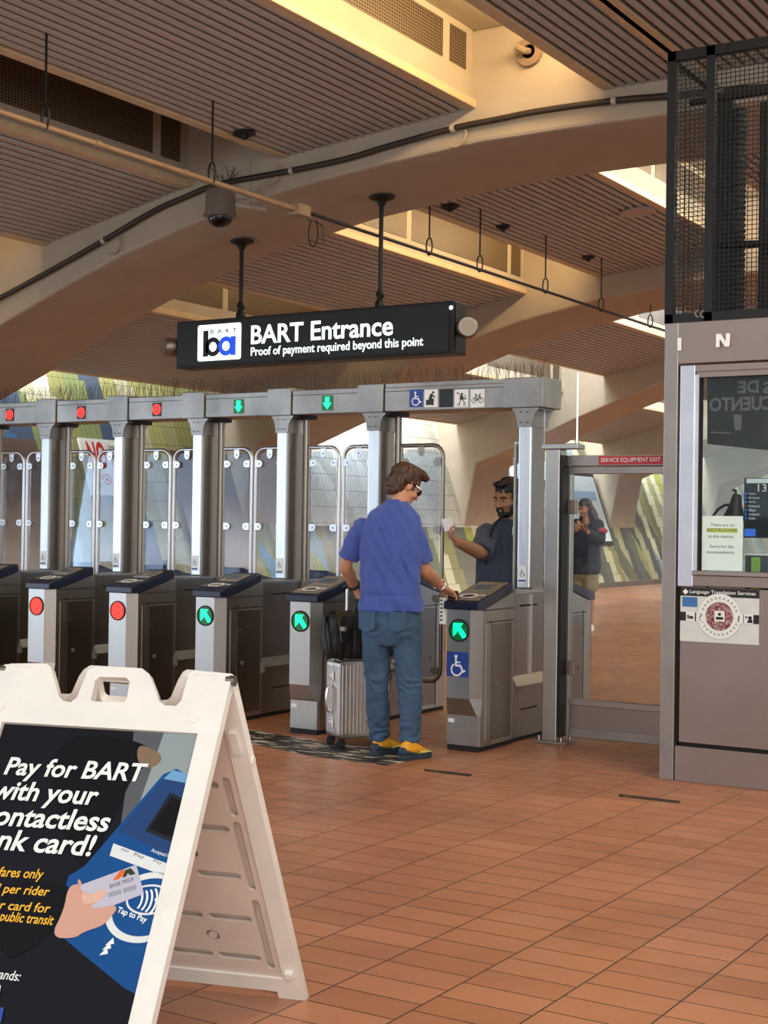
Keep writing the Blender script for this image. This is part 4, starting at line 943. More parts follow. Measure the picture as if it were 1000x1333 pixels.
# ------------------------------------------------------------------ floor markings
def fquad(name, px, m, label, cat, z=.002):
    k = MB(); p = [fl(*q) for q in px]; k.prism([(q.x, q.y) for q in p], frZ(0), .0003, z); return k.build(name, m, label=label, cat=cat)
fquad('floor_strip', ((322, 950), (318, 967), (410, 985), (505, 997), (545, 986), (540, 976), (430, 968)), 'worn', 'worn black strip with scraped white streaks on the tiles under the suitcase and shoes', 'floor marking')
fquad('floor_strip', ((806, 1034), (806, 1037), (884, 1046), (886, 1043)), 'scuffed', 'thin dark tape strip on the tiles in front of the booth corner', 'floor marking')
fquad('floor_strip', ((552, 1001), (553, 1004), (612, 1011), (615, 1008)), 'scuffed', 'thin dark worn tape strip on the tiles just in front of the yellow shoes', 'floor marking')
# ------------------------------------------------------------------ folding sandwich board
ang = math.radians(15.26)
au = V((math.cos(ang), math.sin(ang), 0)); ab = V((-math.sin(ang), math.cos(ang), 0))
AO = V((-2.339, 3.046, 0))-au*.34; HZ = 1.038; SPR = .636
def panelframe(s):
    foot = AO+ab*(s*SPR); topp = AO+ab*(s*.012)+V((0, 0, HZ))
    v = (topp-foot); fr = Fr(foot, au if s < 0 else -au, v); return fr, v.length
sb = thing('sandwich_board', 'white plastic folding sandwich board with a dark payment poster, in the foreground', 'sandwich board', AO)
ff, PL = panelframe(-1); bf, _ = panelframe(1)
hw = .34; K = 1.08
def hv(x, y): return ff.hit(x, y)
def outline():
    o = [(-hw, 0), (-hw+.085, 0), (-hw+.085, .045), (hw-.085, .045), (hw-.085, 0), (hw, 0), (hw, PL-.01), (hw-.012, PL)]
    return o+[hv(*q) for q in ((250, 873), (246, 878), (240, 897), (236, 912), (229, 919), (214, 918), (207, 912), (200, 893), (194, 877), (185, 870), (124, 868), (114, 873), (107, 891), (100, 908), (92, 914), (82, 912), (76, 905), (70, 883), (66, 868), (61, 864))]+[(-hw+.012, PL), (-hw, PL-.01)]
hole = [hv(*q) for q in ((118, 911), (124, 886), (130, 881), (164, 882), (169, 887), (165, 910), (161, 914), (122, 913))]
pz0, pz1, pu = .11, PL-.168, .283
win = [(-pu, pz0), (pu, pz0), (pu, pz1), (-pu, pz1)]
fp = sheet([outline(), hole, win], ff, -.028, .0, 'front_panel', 'plastic', sb, bevel=.004)
back = MB().fbox(ff, -pu-.01, pu+.01, pz0-.01, pz1+.01, -.03, -.02).build('front_backing', 'plastic_in', fp)
for u in (-hw+.08, hw-.07): MB().tube([ff.p(u-.035, PL-.012, -.012), ff.p(u+.03, PL-.012, -.012)], .016, 14).build('hinge_cover', 'plastic', fp, smooth=40)
for u, v_ in ((hw-.075, PL-.13), (-hw+.04, PL-.125)):
    k = MB(); k.lathe([(.001, 0), (.013, 0), (.013, .004), (.009, .003), (.001, .002)], ff.p(u, v_, 0), ff.n, 18); k.build('rivet', 'plastic', fp, smooth=40)
for u in (hw-.004, -hw+.004):
    k = MB(); k.lathe([(.001, -.012), (.014, -.012), (.014, .012), (.001, .012)], ff.p(u, PL-.012, -.012), au, 16); k.build('hinge_pin', 'steel_d', fp, smooth=40)
# rear panel: rim, recessed web with moulded slots
rim = [(-hw+.055, .10), (hw-.055, .10), (hw-.055, PL-.15), (-hw+.055, PL-.15)]
bp_ = sheet([outline(), hole, rim], bf, -.03, .0, 'rear_panel', 'plastic', sb, bevel=.004)
def caps(u0, v0, u1, v1, r=.014):
    a, b = V((u0, v0)), V((u1, v1)); d = (b-a).normalized(); t = math.atan2(d.y, d.x)
    return [(b.x+r*math.cos(t+q), b.y+r*math.sin(t+q)) for q in [math.radians(z) for z in range(-90, 91, 30)]]+[(a.x+r*math.cos(t+q), a.y+r*math.sin(t+q)) for q in [math.radians(z) for z in range(90, 271, 30)]]
slots = []
for v_ in (.17, .33, .50, .68, .84):
    for u in (-.155, .0, .155): slots.append(caps(u-.055, v_, u+.055, v_))
for s in (-1, 1):
    for v0, v1 in ((.14, .40), (.46, .70), (.74, .86)): slots.append(caps(s*.25, v0, s*.25, v1, .012))
for u, v_ in ((.085, .25), (-.085, .25), (.085, .58), (-.085, .58)): slots.append(circ(u, v_, .022, 18)); slots.append(circ(u, v_, .014, 18))
web = sheet([[(-hw+.05, .095), (hw-.05, .095), (hw-.05, PL-.145), (-hw+.05, PL-.145)]]+slots, bf, -.022, -.012, 'moulded_web', 'plastic_in', bp_, bevel=.0025)
MB().fbox(bf, -hw+.05, hw-.05, .095, PL-.145, -.002, .0).build('web_skin', 'plastic_in', bp_)
for s in (-1, 1):
    MB().fbox(bf, s*(hw-.03)-.012, s*(hw-.03)+.012, .12, .14, -.045, -.03).build('moulded_lug', 'plastic', bp_); MB().fbox(bf, s*(hw-.03)-.012, s*(hw-.03)+.012, PL-.24, PL-.17, -.04, -.03).build('moulded_lug', 'plastic', bp_)
    k = MB(); k.lathe([(.001, 0), (.012, 0), (.012, .004), (.001, .004)], bf.p(s*hw, PL-.28, -.015), au*(-s), 14); k.build('rivet', 'plastic', bp_)
# printed poster
PR = Fr(ff.p(0, 0, -.012), ff.u, ff.v)
po = MB().fbox(PR, -pu+.001, pu-.001, pz0+.001, pz1-.001, -.006, 0).build('poster', 'pdark', sb, label='dark payment poster with a hand holding a card')
def h(x, y): return PR.hit(x, y)
def soft(px):
    for _ in range(2):
        o = []
        for i, a in enumerate(px):
            b = px[(i+1) % len(px)]; o += [(a[0]*.75+b[0]*.25, a[1]*.75+b[1]*.25), (a[0]*.25+b[0]*.75, a[1]*.25+b[1]*.75)]
        px = o
    return px
def art(name, px, m, w, par=None, label=None):
    if any(q in name for q in ('hand', 'thumb', 'finger', 'sleeve', 'figure', 'rail')): px = soft(px)
    k = MB(); k.prism([(max(-pu+.002, min(pu-.002, u)), max(pz0+.002, v)) for u, v in [h(*q) for q in px]], PR, w, w+.0002); return k.build(name, m, par or po, label=label)
art('grey_photo_panel', ((175, 949), (265, 956), (262, 985), (205, 1120), (150, 1125)), 'pgrey', .0003)
art('grey_photo_band', ((214, 953), (265, 957), (240, 1040), (180, 1050)), 'pgrey2', .0006)
art('dark_figure', ((92, 955), (160, 960), (190, 970), (212, 985), (205, 1000), (180, 997), (150, 1060), (120, 1125), (95, 1125), (60, 1000)), 'pdark2', .0004)
art('hand_rail', ((180, 968), (204, 977), (212, 986), (205, 997), (190, 1001), (178, 990)), 'ptan', .0008)
rd = art('printed_reader', ((250, 1010), (262, 1012), (238, 1110), (195, 1262), (178, 1295), (60, 1230), (90, 1140), (110, 1128), (213, 1008), (230, 1001)), 'pblue', .0009)
art('reader_top', ((225, 1003), (252, 1008), (246, 1020), (213, 1014)), 'plblue', .0011, rd)
art('reader_upper', ((213, 1014), (247, 1021), (228, 1115), (155, 1082)), 'pblue2', .0011, rd)
art('reader_lower', ((70, 1210), (105, 1240), (190, 1300), (183, 1333), (140, 1333), (40, 1240)), 'pdark', .0012, rd)
art('printed_screen', ((222, 1032), (244, 1040), (226, 1097), (189, 1082)), 'pscreen', .0014, rd)
art('screen_glass', ((224, 1038), (241, 1044), (225, 1091), (195, 1079)), 'pdark2', .0016, rd)
st = art('accepted_strip', ((148, 1098), (224, 1125), (221, 1141), (143, 1114)), 'pcream', .0014, rd)
def ptxt(s_, x0, y0, x1, y1, ht, m, w, bold=0, shear=0, par=None):
    a = h(x0, y0); b = h(x1, y1); d = V((b[0]-a[0], b[1]-a[1])); f = Fr(PR.p(a[0], a[1], 0), PR.u*d.x+PR.v*d.y, -PR.u*d.y+PR.v*d.x)
    return text(s_, f, 0, 0, d.length, ht, m, par or po, w=w, bold=bold, shear=shear, thick=.0002)
ptxt('Accepted Fares', 196, 1110, 226, 1121, .012, 'white', .0014, par=rd)
ptxt('Pay', 174, 1115, 187, 1119.5, .010, 'inkb', .0017, par=st); ptxt('Pay', 199, 1123, 210, 1127, .009, 'ink', .0017, par=st); ptxt('VISA', 214, 1133, 222, 1136, .008, 'inkb', .0017, par=st); ptxt('clipper', 157, 1107, 168, 1111, .007, 'blue', .0017, par=st)
tc = h(192, 1181); t_ = Fr(PR.p(tc[0], tc[1], 0), PR.u, PR.v)
def ell_(rx, ry, n=44): return [(rx*math.cos(2*math.pi*i/n)*.98+ry*math.sin(2*math.pi*i/n)*.18, ry*math.sin(2*math.pi*i/n)) for i in range(n)]
def clipu(pl): return [(min(pu-.003-tc[0], u), v) for u, v in pl]
k = MB(); k.prism(clipu(ell_(.108, .088)), t_, .0014, .0016); k.build('target_ring', 'pcream', rd)
k = MB(); k.prism(clipu(ell_(.09, .072)), t_, .0016, .0018); k.build('target_disc', 'pblue', rd)
k = MB(); k.prism(clipu(ell_(.06, .038)), Fr(t_.p(0, .018), t_.u, t_.v), .0018, .002); k.build('wave_oval', 'pcream', rd)
k = MB(); k.prism(clipu(ell_(.055, .033)), Fr(t_.p(0, .018), t_.u, t_.v), .002, .0022); k.build('wave_field', 'pblue', rd)
k = MB()
for i in range(4): strokes(k, t_, [([(-.028+i*.010+.010*math.cos(a)*(1+i*.3), .015+.022*math.sin(a)*(1+i*.18)) for a in [math.radians(q) for q in range(-60, 61, 20)]], .005)], .0022, .0002)
strokes(k, t_, [([(.018, .02), (.038, .0), (.045, -.03)], .007), ([(.026, .025), (.055, .005)], .006)], .0022, .0002); k.build('contactless_mark', 'white', rd)
a_ = h(157, 1187); ptxt('Tap to Pay', 151, 1190, 189, 1204, .019, 'white', .0022, .02, par=rd)
for x, y in ((144, 1226), (140, 1232), (136, 1239)):
    k = MB(); u, v = h(x, y); k.prism([(u-.011, v-.010), (u+.011, v-.004), (u+.005, v+.010)], PR, .0014, .0016); k.build('arrow_mark', 'white', rd)
k = MB(); u, v = h(196, 1233); k.prism([(u-.006, v-.010), (u+.010, v), (u-.004, v+.012)], PR, .0014, .0016); k.build('arrow_mark', 'white', rd)
# hand with the card
art('sleeve', ((20, 1150), (60, 1147), (88, 1150), (91, 1165), (85, 1185), (66, 1217), (60, 1222), (0, 1260), (0, 1160)), 'pdark2', .0022)
cd_ = art('printed_card', ((104, 1153), (178, 1126), (188, 1164), (135, 1184), (118, 1188)), 'pcard', .0026)
hn = art('printed_hand', ((89, 1155), (104, 1150), (106, 1160), (118, 1166), (132, 1158), (140, 1160), (137, 1169), (121, 1177), (118, 1183), (135, 1182), (150, 1178), (153, 1184), (146, 1193), (134, 1206), (110, 1213), (98, 1222), (66, 1221), (84, 1185)), 'pskin', .0028)
art('printed_fingers', ((101, 1148), (104, 1144), (108, 1152), (105, 1156)), 'pskin', .0028); art('printed_thumb', ((106, 1161), (118, 1167), (133, 1158), (140, 1159), (138, 1167), (124, 1176), (108, 1178)), 'pskin2', .003)
ptxt('BANK MEGA', 144, 1157, 175, 1147, .011, 'inkb', .0028, par=cd_); ptxt('0000 0000', 142, 1169, 178, 1158, .012, 'ink', .0028, par=cd_)
art('card_emblem', ((147, 1147), (157, 1134), (163, 1132), (163, 1138), (155, 1145)), 'porange', .0028, cd_); art('card_emblem', ((160, 1143), (164, 1133), (171, 1130.5), (177, 1138), (170, 1140), (167, 1137), (165, 1141.5)), 'inkb', .003, cd_)
# poster words (the left part of each line lies outside the photo)
W_ = .0034
def line(s_, x0, y0, x1, y1, pxh, m, bold=.022, shear=.16):
    a = h(x0, y0); b = h(x0, y0-pxh); ptxt(s_, x0, y0, x1, y1, abs(b[1]-a[1]), m, W_, bold, shear)
line('Pay for BART', 3, 1016, 187, 1026, 31, 'white'); line('with your', -12, 1048, 124, 1057, 33, 'white')
line('contactless', -24, 1074, 141, 1084, 27, 'white'); line('bank card!', -40, 1104, 121, 1116, 28, 'white')
line('Single fares only', -40, 1143, 55, 1149, 17, 'pyel', .012); line('One card per rider', -62, 1162, 63, 1171, 16, 'pyel', .012); line('One tap per card for', -76, 1182, 64, 1193, 16, 'pyel', .012)
line('public transit', -2, 1203, 68, 1209, 17, 'pyel', .012); line('All card brands:', -60, 1268, 26, 1278, 13, 'white', .008)
art('brand_block', ((-30, 1290), (2, 1283), (-2, 1308), (-30, 1308)), 'white', W_); art('brand_block', ((-30, 1312), (6, 1312), (2, 1332), (-30, 1332)), 'blue', W_)
# ------------------------------------------------------------------ people
MT['skin_a'] = mat('skin_light', '#c48d6c', .5, var=.06, scale=14, sub=.06)
MT['skin_b'] = mat('skin_tan', '#ac7a58', .5, var=.07, scale=14, sub=.06)
MT['skin_c'] = mat('skin_brown', '#ab7858', .5, var=.06, scale=14, sub=.05)
MT['hair_br'] = mat('brown_hair', '#432a1a', .5, var=.35, scale=40, stretch=(3, 3, .5), bump=.3, bscale=120)
MT['hair_bk'] = mat('black_hair', '#15100e', .45, var=.3, scale=40, stretch=(3, 3, .5), bump=.3, bscale=120)
MT['tee_b'] = mat('blue_jersey', '#3c529c', .85, var=.07, scale=30, bump=.15, bscale=220, sheen=.2)
MT['tee_g'] = mat('grey_jersey', '#3a4152', .85, var=.07, scale=30, bump=.12, bscale=200, sheen=.2)
MT['denim'] = mat('denim', '#38546e', .85, var=.16, scale=7, bump=.2, bscale=260)
MT['trouser'] = mat('dark_trousers', '#22252c', .85)
MT['shoe_y'] = mat('shoe_yellow', '#e0a11e', .6, var=.1, scale=30); MT['shoe_l'] = mat('shoe_lime', '#d3dd86', .6, var=.08, scale=30); MT['shoe_s'] = mat('shoe_sole_navy', '#22323c', .7)
MT['eyew'] = mat('eye_white', '#a39a90', .3, var=0); MT['lens'] = mat('dark_lens', '#0a0908', .1, var=0)
MT['silver'] = mat('silver_metal', (.75, .74, .72, 1), .25, 1, var=.05)
MT['jacket'] = mat('navy_jacket', '#161a2c', .8, var=.25, scale=14); MT['shorts'] = mat('khaki_shorts', '#8c8467', .85, var=.1); MT['pink'] = mat('pink_pouch', '#a83a5e', .7)
def hand(mb, wr, d, pn, side, curl=.5, s=1.0, spread=.0):
    """palm and five separate fingers; d along the hand, pn out of the palm, side towards the thumb"""
    d = V(d).normalized(); pn = V(pn); pn = (pn-d*pn.dot(d)).normalized(); th = d.cross(pn)*1
    if th.dot(V(side)) < 0: th = -th
    wr = V(wr)
    rings = []
    for t, wdt, tk in ((-.01, .024, .019), (.02, .030, .018), (.055, .040, .016), (.085, .042, .014), (.095, .036, .010)):
        c = wr+d*(t*s); rings.append([c+th*(wdt*s*math.cos(a))+pn*(tk*s*math.sin(a)) for a in [2*math.pi*i/14 for i in range(14)]])
    mb.loft(rings)
    for i, (o, ln) in enumerate(((.031, .073), (.0105, .082), (-.0105, .076), (-.031, .060))):
        b = wr+d*(.078*s)+th*(o*s); dd = (d+th*(o*spread*8)).normalized(); P = [b]; a = 0
        for k, f in enumerate((.42, .33, .25)):
            a += curl*(.55+.25*k)+.05*i*curl
            P.append(P[-1]+(dd*math.cos(a)+pn*math.sin(a))*(ln*1.12*f*s))
        mb.limb(P, [.0095*s, .0088*s, .0080*s, .0068*s], 10, sub=3)
    b = wr+d*(.022*s)+th*(.026*s); e1 = (d*.75+th*.62+pn*.35*curl).normalized(); e2 = (d*.95+th*.1+pn*.6*curl).normalized()
    mb.limb([b, b+e1*(.042*s), b+e1*(.042*s)+e2*(.034*s), b+e1*(.042*s)+e2*(.058*s)], [.014*s, .0115*s, .010*s, .008*s], 10, sub=3)
def headframe(O, f):
    f = V(f).normalized(); r = f.cross(V((0, 0, 1))).normalized(); u = r.cross(f); return V(O), r, f, u
def head(mb, H, s=1.0):
    O, r, f, u = H; A = (r, f, u)
    def p(a, b, c): return O+r*(a*s)+f*(b*s)+u*(c*s)
    def e(a, b, c, x, y, z): mb.ell(p(a, b, c), (x*s, y*s, z*s), A)
    e(0, -.014, .036, .076, .096, .083); e(0, .026, -.030, .064, .064, .078); e(0, .034, -.076, .050, .050, .034); e(0, .074, -.094, .022, .018, .017)
    e(0, .076, .014, .052, .018, .012)
    for q in (-1, 1):
        e(q*.037, .062, -.034, .022, .024, .022); e(q*.077, -.006, -.012, .010, .021, .032); e(q*.012, .100, -.036, .010, .010, .009)
    mb.limb([p(0, .086, .008), p(0, .104, -.018), p(0, .112, -.034)], [.009*s, .011*s, .012*s], 10)
    e(0, .088, -.058, .022, .009, .0065); e(0, .087, -.069, .019, .010, .007)
    return p
def face(H, s, root, hairm, look=None, brow=True):
    O, r, f, u = H
    def p(a, b, c): return O+r*(a*s)+f*(b*s)+u*(c*s)
    for q in (-1, 1):
        k = MB(); k.ell(p(q*.031, .0765, -.004), (.0135*s, .0105*s, .0060*s), (r, f, u), 14, 8); ey = k.build('eye', 'eyew', root, smooth=80)
        k = MB(); k.ell(p(q*.031, .0855, -.006), (.0058*s, .004*s, .0050*s), (r, f, u), 12, 8); k.build('iris', 'lens', ey, smooth=80)
        if brow:
            k = MB(); k.limb([p(q*.014, .094, .015), p(q*.034, .091, .021), p(q*.054, .077, .014)], [.004*s, .005*s, .003*s], 8); k.build('eyebrow', hairm, root, smooth=80)

def ring(c, r, f, rx, ry, n=28, pw=2.4):
    o = []
    for i in range(n):
        a = 2*math.pi*i/n; ca, sa = math.cos(a), math.sin(a)
        o.append(V(c)+r*(rx*math.copysign(abs(ca)**(2/pw), ca))+f*(ry*math.copysign(abs(sa)**(2/pw), sa)))
    return o
def shoe(root, heel, toe, s=1.0, cols=('shoe_y', 'shoe_l', 'shoe_s')):
    h, t = V(heel), V(toe); d = t-h; L_ = d.length; d.normalize(); r = d.cross(V((0, 0, 1))); U = V((0, 0, 1))
    prof = [(-.012, .030, .03, .10), (.04, .039, .028, .122), (.10, .040, .028, .118), (.16, .042, .028, .098), (.21, .046, .030, .065), (.26, .042, .032, .048), (.285, .026, .034, .040)]
    k = MB(); sc = L_/.285
    k.loft([[h+d*(a*sc)+r*(w*math.cos(q)*(1.0 if math.sin(q) < .2 else .86))+U*(z0+(z1-z0)*(.5+.5*math.sin(q))) for q in [2*math.pi*i/18 for i in range(18)]] for a, w, z0, z1 in prof])
    up = k.build('shoe', cols[0], root, smooth=60); md = up.modifiers.new('s', 'SUBSURF'); md.levels = md.render_levels = 1
    k = MB()
    so = [(-.018, .030), (.03, .040), (.10, .038), (.16, .042), (.21, .049), (.26, .046), (.285, .034), (.298, .012)]
    pts = [(a*sc, w) for a, w in so]+[(a*sc, -w) for a, w in so[::-1]]
    k.prism(pts, Fr(h+U*.0, d, r), .0, -.034 if d.cross(r).z < 0 else .034); k.build('sole', cols[2], up, bevel=.008)
    k = MB(); k.loft([[h+d*(a*sc)+r*(w*math.cos(q))+U*(z0+(z1-z0)*(.5+.5*math.sin(q))) for q in [2*math.pi*i/16 for i in range(16)]] for a, w, z0, z1 in ((.15, .043, .030, .055), (.20, .0485, .030, .053), (.25, .046, .031, .05), (.287, .029, .032, .043))]); k.build('toe_band', cols[1], up, smooth=60)
    k = MB(); k.loft([[h+d*(a*sc)+r*(w*math.cos(q))+U*(z0+(z1-z0)*(.5+.5*math.sin(q))) for q in [2*math.pi*i/16 for i in range(16)]] for a, w, z0, z1 in ((-.016, .020, .025, .07), (.0, .034, .025, .085), (.05, .040, .025, .062), (.1, .040, .025, .045))]); k.build('heel_counter', cols[2], up, smooth=60)
    k = MB()
    for i in range(4): k.tube([h+d*((.115+i*.024)*sc)+r*.028+U*(.105-i*.011), h+d*((.115+i*.024)*sc)+U*(.112-i*.012), h+d*((.115+i*.024)*sc)-r*.028+U*(.105-i*.011)], .003, 6)
    k.build('laces', 'black', up)
def mesh_obj(mb, name, m, root, voxel, smooth=3, fn=None):
    me = remesh(mb, voxel, smooth, name)
    if fn: wrinkle(me, fn)
    me.materials.clear(); return link(name, me, m, root, 180)
def nz(p, s): return noise.noise(V((p.x*s[0], p.y*s[1], p.z*s[2])))
# ---------------- man in blue T-shirt
d0 = 8.95
def Q(x, y, dd=0): return at(x, y, d0+dd)
fa = math.radians(24); fwd = (CD*math.cos(fa)+CR*math.sin(fa)); fwd.z = 0; fwd.normalize(); rgt = fwd.cross(V((0, 0, 1)))
base = fl(514, 986); base.z = 0
man = thing('person', 'person in blue T-shirt and jeans seen from behind, tapping a fare gate', 'person', base)
shR, shL = Q(538, 685, -.06), Q(469, 687, .07); elR, elL = Q(553, 741, .02), Q(450, 736, .14); wrR, wrL = Q(574, 763, .27), Q(461, 763, .30)
hipR, hipL = Q(530, 806, -.03), Q(490, 806, .04); knR, knL = Q(533, 886, -.02), Q(491, 884, .06); anR, anL = Q(533, 970, -.02), Q(494, 968, .12)
Hf = (CD*math.cos(math.radians(60))+CR*math.sin(math.radians(60))); Hf = V((Hf.x, Hf.y, 0)).normalized()*.88+V((0, 0, -.48))
HD = headframe(Q(527, 631, .02), Hf)
b = MB(); head(b, HD, 1.02)
b.limb([Q(524, 634, 0), Q(521, 652, -.01), Q(513, 672, 0)], [.056, .058, .07])
b.loft([ring(Q(cx, cy), rgt, fwd, rx, ry) for cx, cy, rx, ry in ((513, 664, .05, .045), (511, 678, .11, .065), (510, 700, .15, .08), (509, 750, .15, .09), (510, 800, .15, .095), (510, 822, .12, .08))])
for a, e_, w_ in ((shR, elR, wrR), (shL, elL, wrL)): b.limb([a, a.lerp(e_, .5), e_, e_.lerp(w_, .4), w_], [.036, .040, .042, .042, .029])
for a, e_, w_ in ((hipR, knR, anR), (hipL, knL, anL)): b.limb([a, e_, e_.lerp(w_, .35), w_], [.075, .052, .050, .035])
hdR = (Q(589, 773, .33)-wrR); hand(b, wrR, hdR, V((0, 0, -1))+rgt*.1, -rgt-fwd*.2, .35, 1.0)
hand(b, wrL, V((0, 0, -1))*.85+fwd*.35+rgt*.25, rgt*.5+fwd*.6, fwd, 1.15, .96)
mesh_obj(b, 'body', 'skin_a', man, .0042, 2)
# hair
k = MB(); O, r, f, u = HD; A = (r, f, u)
def hp(a, b_, c): return O+r*a+f*b_+u*c
k.ell(hp(0, -.018, .050), (.087, .104, .084), A); k.ell(hp(0, -.052, -.010), (.080, .070, .090), A); k.ell(hp(0, -.068, -.062), (.062, .040, .048), A); k.ell(hp(0, .055, .105), (.066, .056, .034), A); k.ell(hp(.02, .085, .098), (.045, .036, .022), A); k.ell(hp(0, -.08, -.06), (.056, .03, .04), A)
for q in (-1, 1): k.ell(hp(q*.074, .028, .008), (.010, .016, .034), A); k.ell(hp(q*.066, -.02, .03), (.026, .06, .05), A)
mesh_obj(k, 'hair', 'hair_br', man, .005, 2, lambda p: .009*nz(p, (26, 26, 14))+.008*nz(p, (75, 75, 24)))
# sunglasses
g = MB()
for q in (-1, 1): g.limb([hp(q*.012, .104, -.001), hp(q*.036, .102, -.002), hp(q*.060, .090, -.002)], [.016, .021, .016], 12, flat=.45, ref=u)
sg_ = g.build('sunglasses', 'lens', man, smooth=60)
for q in (-1, 1): MB().tube([hp(q*.066, .088, .006), hp(q*.082, .03, .008), hp(q*.084, -.012, .004), hp(q*.082, -.03, -.012)], .0042, 8).build('temple_arm', 'lens', sg_)
face(HD, 1.02, man, 'hair_br', brow=False)
# T-shirt
t = MB()
t.loft([ring(Q(cx, cy), rgt, fwd, rx, ry, 32) for cx, cy, rx, ry in ((517, 652, .062, .062), (516, 657, .085, .072), (515, 663, .12, .086), (513, 671, .165, .10), (510, 690, .196, .120), (510, 712, .200, .126), (509, 735, .192, .122), (509, 760, .186, .120), (510, 778, .196, .128), (509, 788, .202, .134), (509, 795, .203, .136))])
for a, e_, c in ((shR, elR, .80), (shL, elL, .78)):
    x = a.lerp(e_, c); t.limb([a-rgt*(.012 if a is shR else -.012), a.lerp(e_, .4), x], [.062, .065, .070], 18, cut=True)
def tw(p):
    q = p-Q(510, 720); zz = q.z; a = q.dot(rgt)
    low = max(0, min(1, (-zz-.12)/.2))
    fold = math.sin((zz*1.0+a*.55+noise.noise(p*5)*.10)*46)
    return .003+.010*nz(p, (11, 11, 4))+.012*fold*low*(.5+.5*nz(p, (6, 6, 4)))+.013*nz(p+V((3, 1, 2))+rgt*(zz*.5), (26, 26, 5))-(.006*math.exp(-((zz+.255)/.012)**2))
mesh_obj(t, 'shirt', 'tee_b', man, .0065, 3, tw)
# jeans
j = MB()
j.loft([ring(Q(cx, cy), rgt, fwd, rx, ry, 28) for cx, cy, rx, ry in ((510, 780, .172, .115), (510, 800, .186, .128), (510, 814, .188, .130), (510, 826, .176, .118), (510, 840, .12, .09))])
def leg(P, R): j.limb(P, R, 18, sub=5, cut=True)
leg([Q(490, 815, .03), Q(490, 850, .04), Q(491, 884, .05), Q(492, 925, .08), Q(494, 962, .11)], [.092, .086, .076, .069, .058])
leg([Q(530, 815, -.03), Q(531, 850, -.03), Q(533, 886, -.02), Q(534, 925, -.02), Q(534, 966, -.02)], [.092, .088, .077, .070, .058])
def jw(p):
    z = p.z; k_ = math.exp(-((z-.47)/.10)**2)+1.6*math.exp(-((z-.14)/.09)**2)+.8*math.exp(-((z-.78)/.06)**2)
    return .007*nz(p, (10, 10, 6))+.006*nz(p, (24, 24, 30))+.004*k_*math.sin(z*80+noise.noise(p*9)*9+(p.x*30))
jn = mesh_obj(j, 'jeans', 'denim', man, .0065, 7, jw)
for cx, dd in ((488, .02), (528, -.05)):
    c = Q(cx, 806, dd)-fwd*.123; pk = Fr(c, rgt, V((0, 0, 1))); MB().prism([(-.055, .05), (.055, .05), (.055, -.05), (0, -.075), (-.055, -.05)], pk, -.014, -.001).build('back_pocket', 'denim', jn, bevel=.004)
shoe(man, fl(524, 990), fl(557, 985)+V((0, 0, 0)), 1); 
shoe(man, fl(488, 984)+CD*.02*0, fl(488, 984)+fwd*.27+rgt*.06, 1)
k = MB(); c = wrR-(wrR-elR).normalized()*.02; dn = (wrR-elR).normalized(); q0_ = dn.cross(V((0, 0, 1))).normalized(); q1_ = dn.cross(q0_)
k.tube([c+q0_*(.036*math.cos(a))+q1_*(.033*math.sin(a)) for a in [math.radians(z) for z in range(0, 360, 20)]], .0075, 8, closed=True); k.ell(c-q1_*.034, (.018, .018, .010)); k.build('wristwatch', 'silver', man, smooth=60)
k = MB(); c = wrL-(wrL-elL).normalized()*.015; dn = (wrL-elL).normalized(); q0_ = dn.cross(V((1, 0, 0))).normalized(); q1_ = dn.cross(q0_)
k.tube([c+q0_*(.035*math.cos(a))+q1_*(.033*math.sin(a)) for a in [math.radians(z) for z in range(0, 360, 20)]], .010, 8, closed=True); k.build('wristband', 'black', man, smooth=60)
kf = Fr(Q(590, 775, .36), CR, CD*.7+V((0, 0, .3))); ph = MB().fbox(kf, -.035, .035, -.06, .06, -.004, .004).build('phone', 'black', bevel=.003, label='dark phone held by the man in blue over the reader', cat='phone')
# ---------------- rolling suitcase and bag
e2 = (CR*-.46+CD*.89); e2.z = 0; e2.normalize(); e1 = V((e2.y, -e2.x, 0))
cA = fl(441, 974.5); cA.z = 0
su = thing('suitcase', 'ribbed silver aluminium suitcase on wheels beside the man in blue', 'suitcase', cA+e1*.19+e2*.11)
SF = Fr(cA+V((0, 0, .055)), e1, V((0, 0, 1)))   # broad face towards the camera, normal -e2-ish
sgn_ = -1 if SF.n.dot(e2) > 0 else 1
wS, hS, dS = .375, .50, .215
def cs(u, z, dd): return cA+e1*u+e2*dd+V((0, 0, .055+z))
pl = rrect(0, wS, 0, hS, .035, 6)
k = MB(); n_ = len(pl); k.loft([[cs(.004+(u-.004)*1.0, z, dd) for u, z in pl] for dd in (.012, .10)]); k.loft([[cs(u, z, dd) for u, z in pl] for dd in (.116, dS-.012)])
shell = k.build('shell', 'alu', su, bevel=.012, segs=3)
k = MB(); k.loft([[cs(u, z, dd) for u, z in rrect(-.003, wS+.003, -.003, hS+.003, .037, 6)] for dd in (.098, .118)]); k.build('frame_band', 'silver', shell)
for i in range(13):
    u = .028+i*.0268; k = MB()
    for dd in (.010, dS-.010): k.tube([cs(u, .03, dd), cs(u, hS-.03, dd)], .006, 8)
    k.tube([cs(u, hS-.001, .03), cs(u, hS-.001, dS-.03)], .005, 8)
    k.build('rib', 'alu', shell, smooth=60)
for z in (.40, .10):
    k = MB(); q_ = Fr(cs(-.002, z, .108), e2, V((0, 0, 1))); sg2 = 1 if q_.n.dot(e1) < 0 else -1
    k.fbox(q_, -.032, .032, -.028, .028, 0, .012*sg2); k.fbox(q_, -.02, .02, -.012, .012, .012*sg2, .02*sg2); k.build('latch', 'silver', su, bevel=.003)
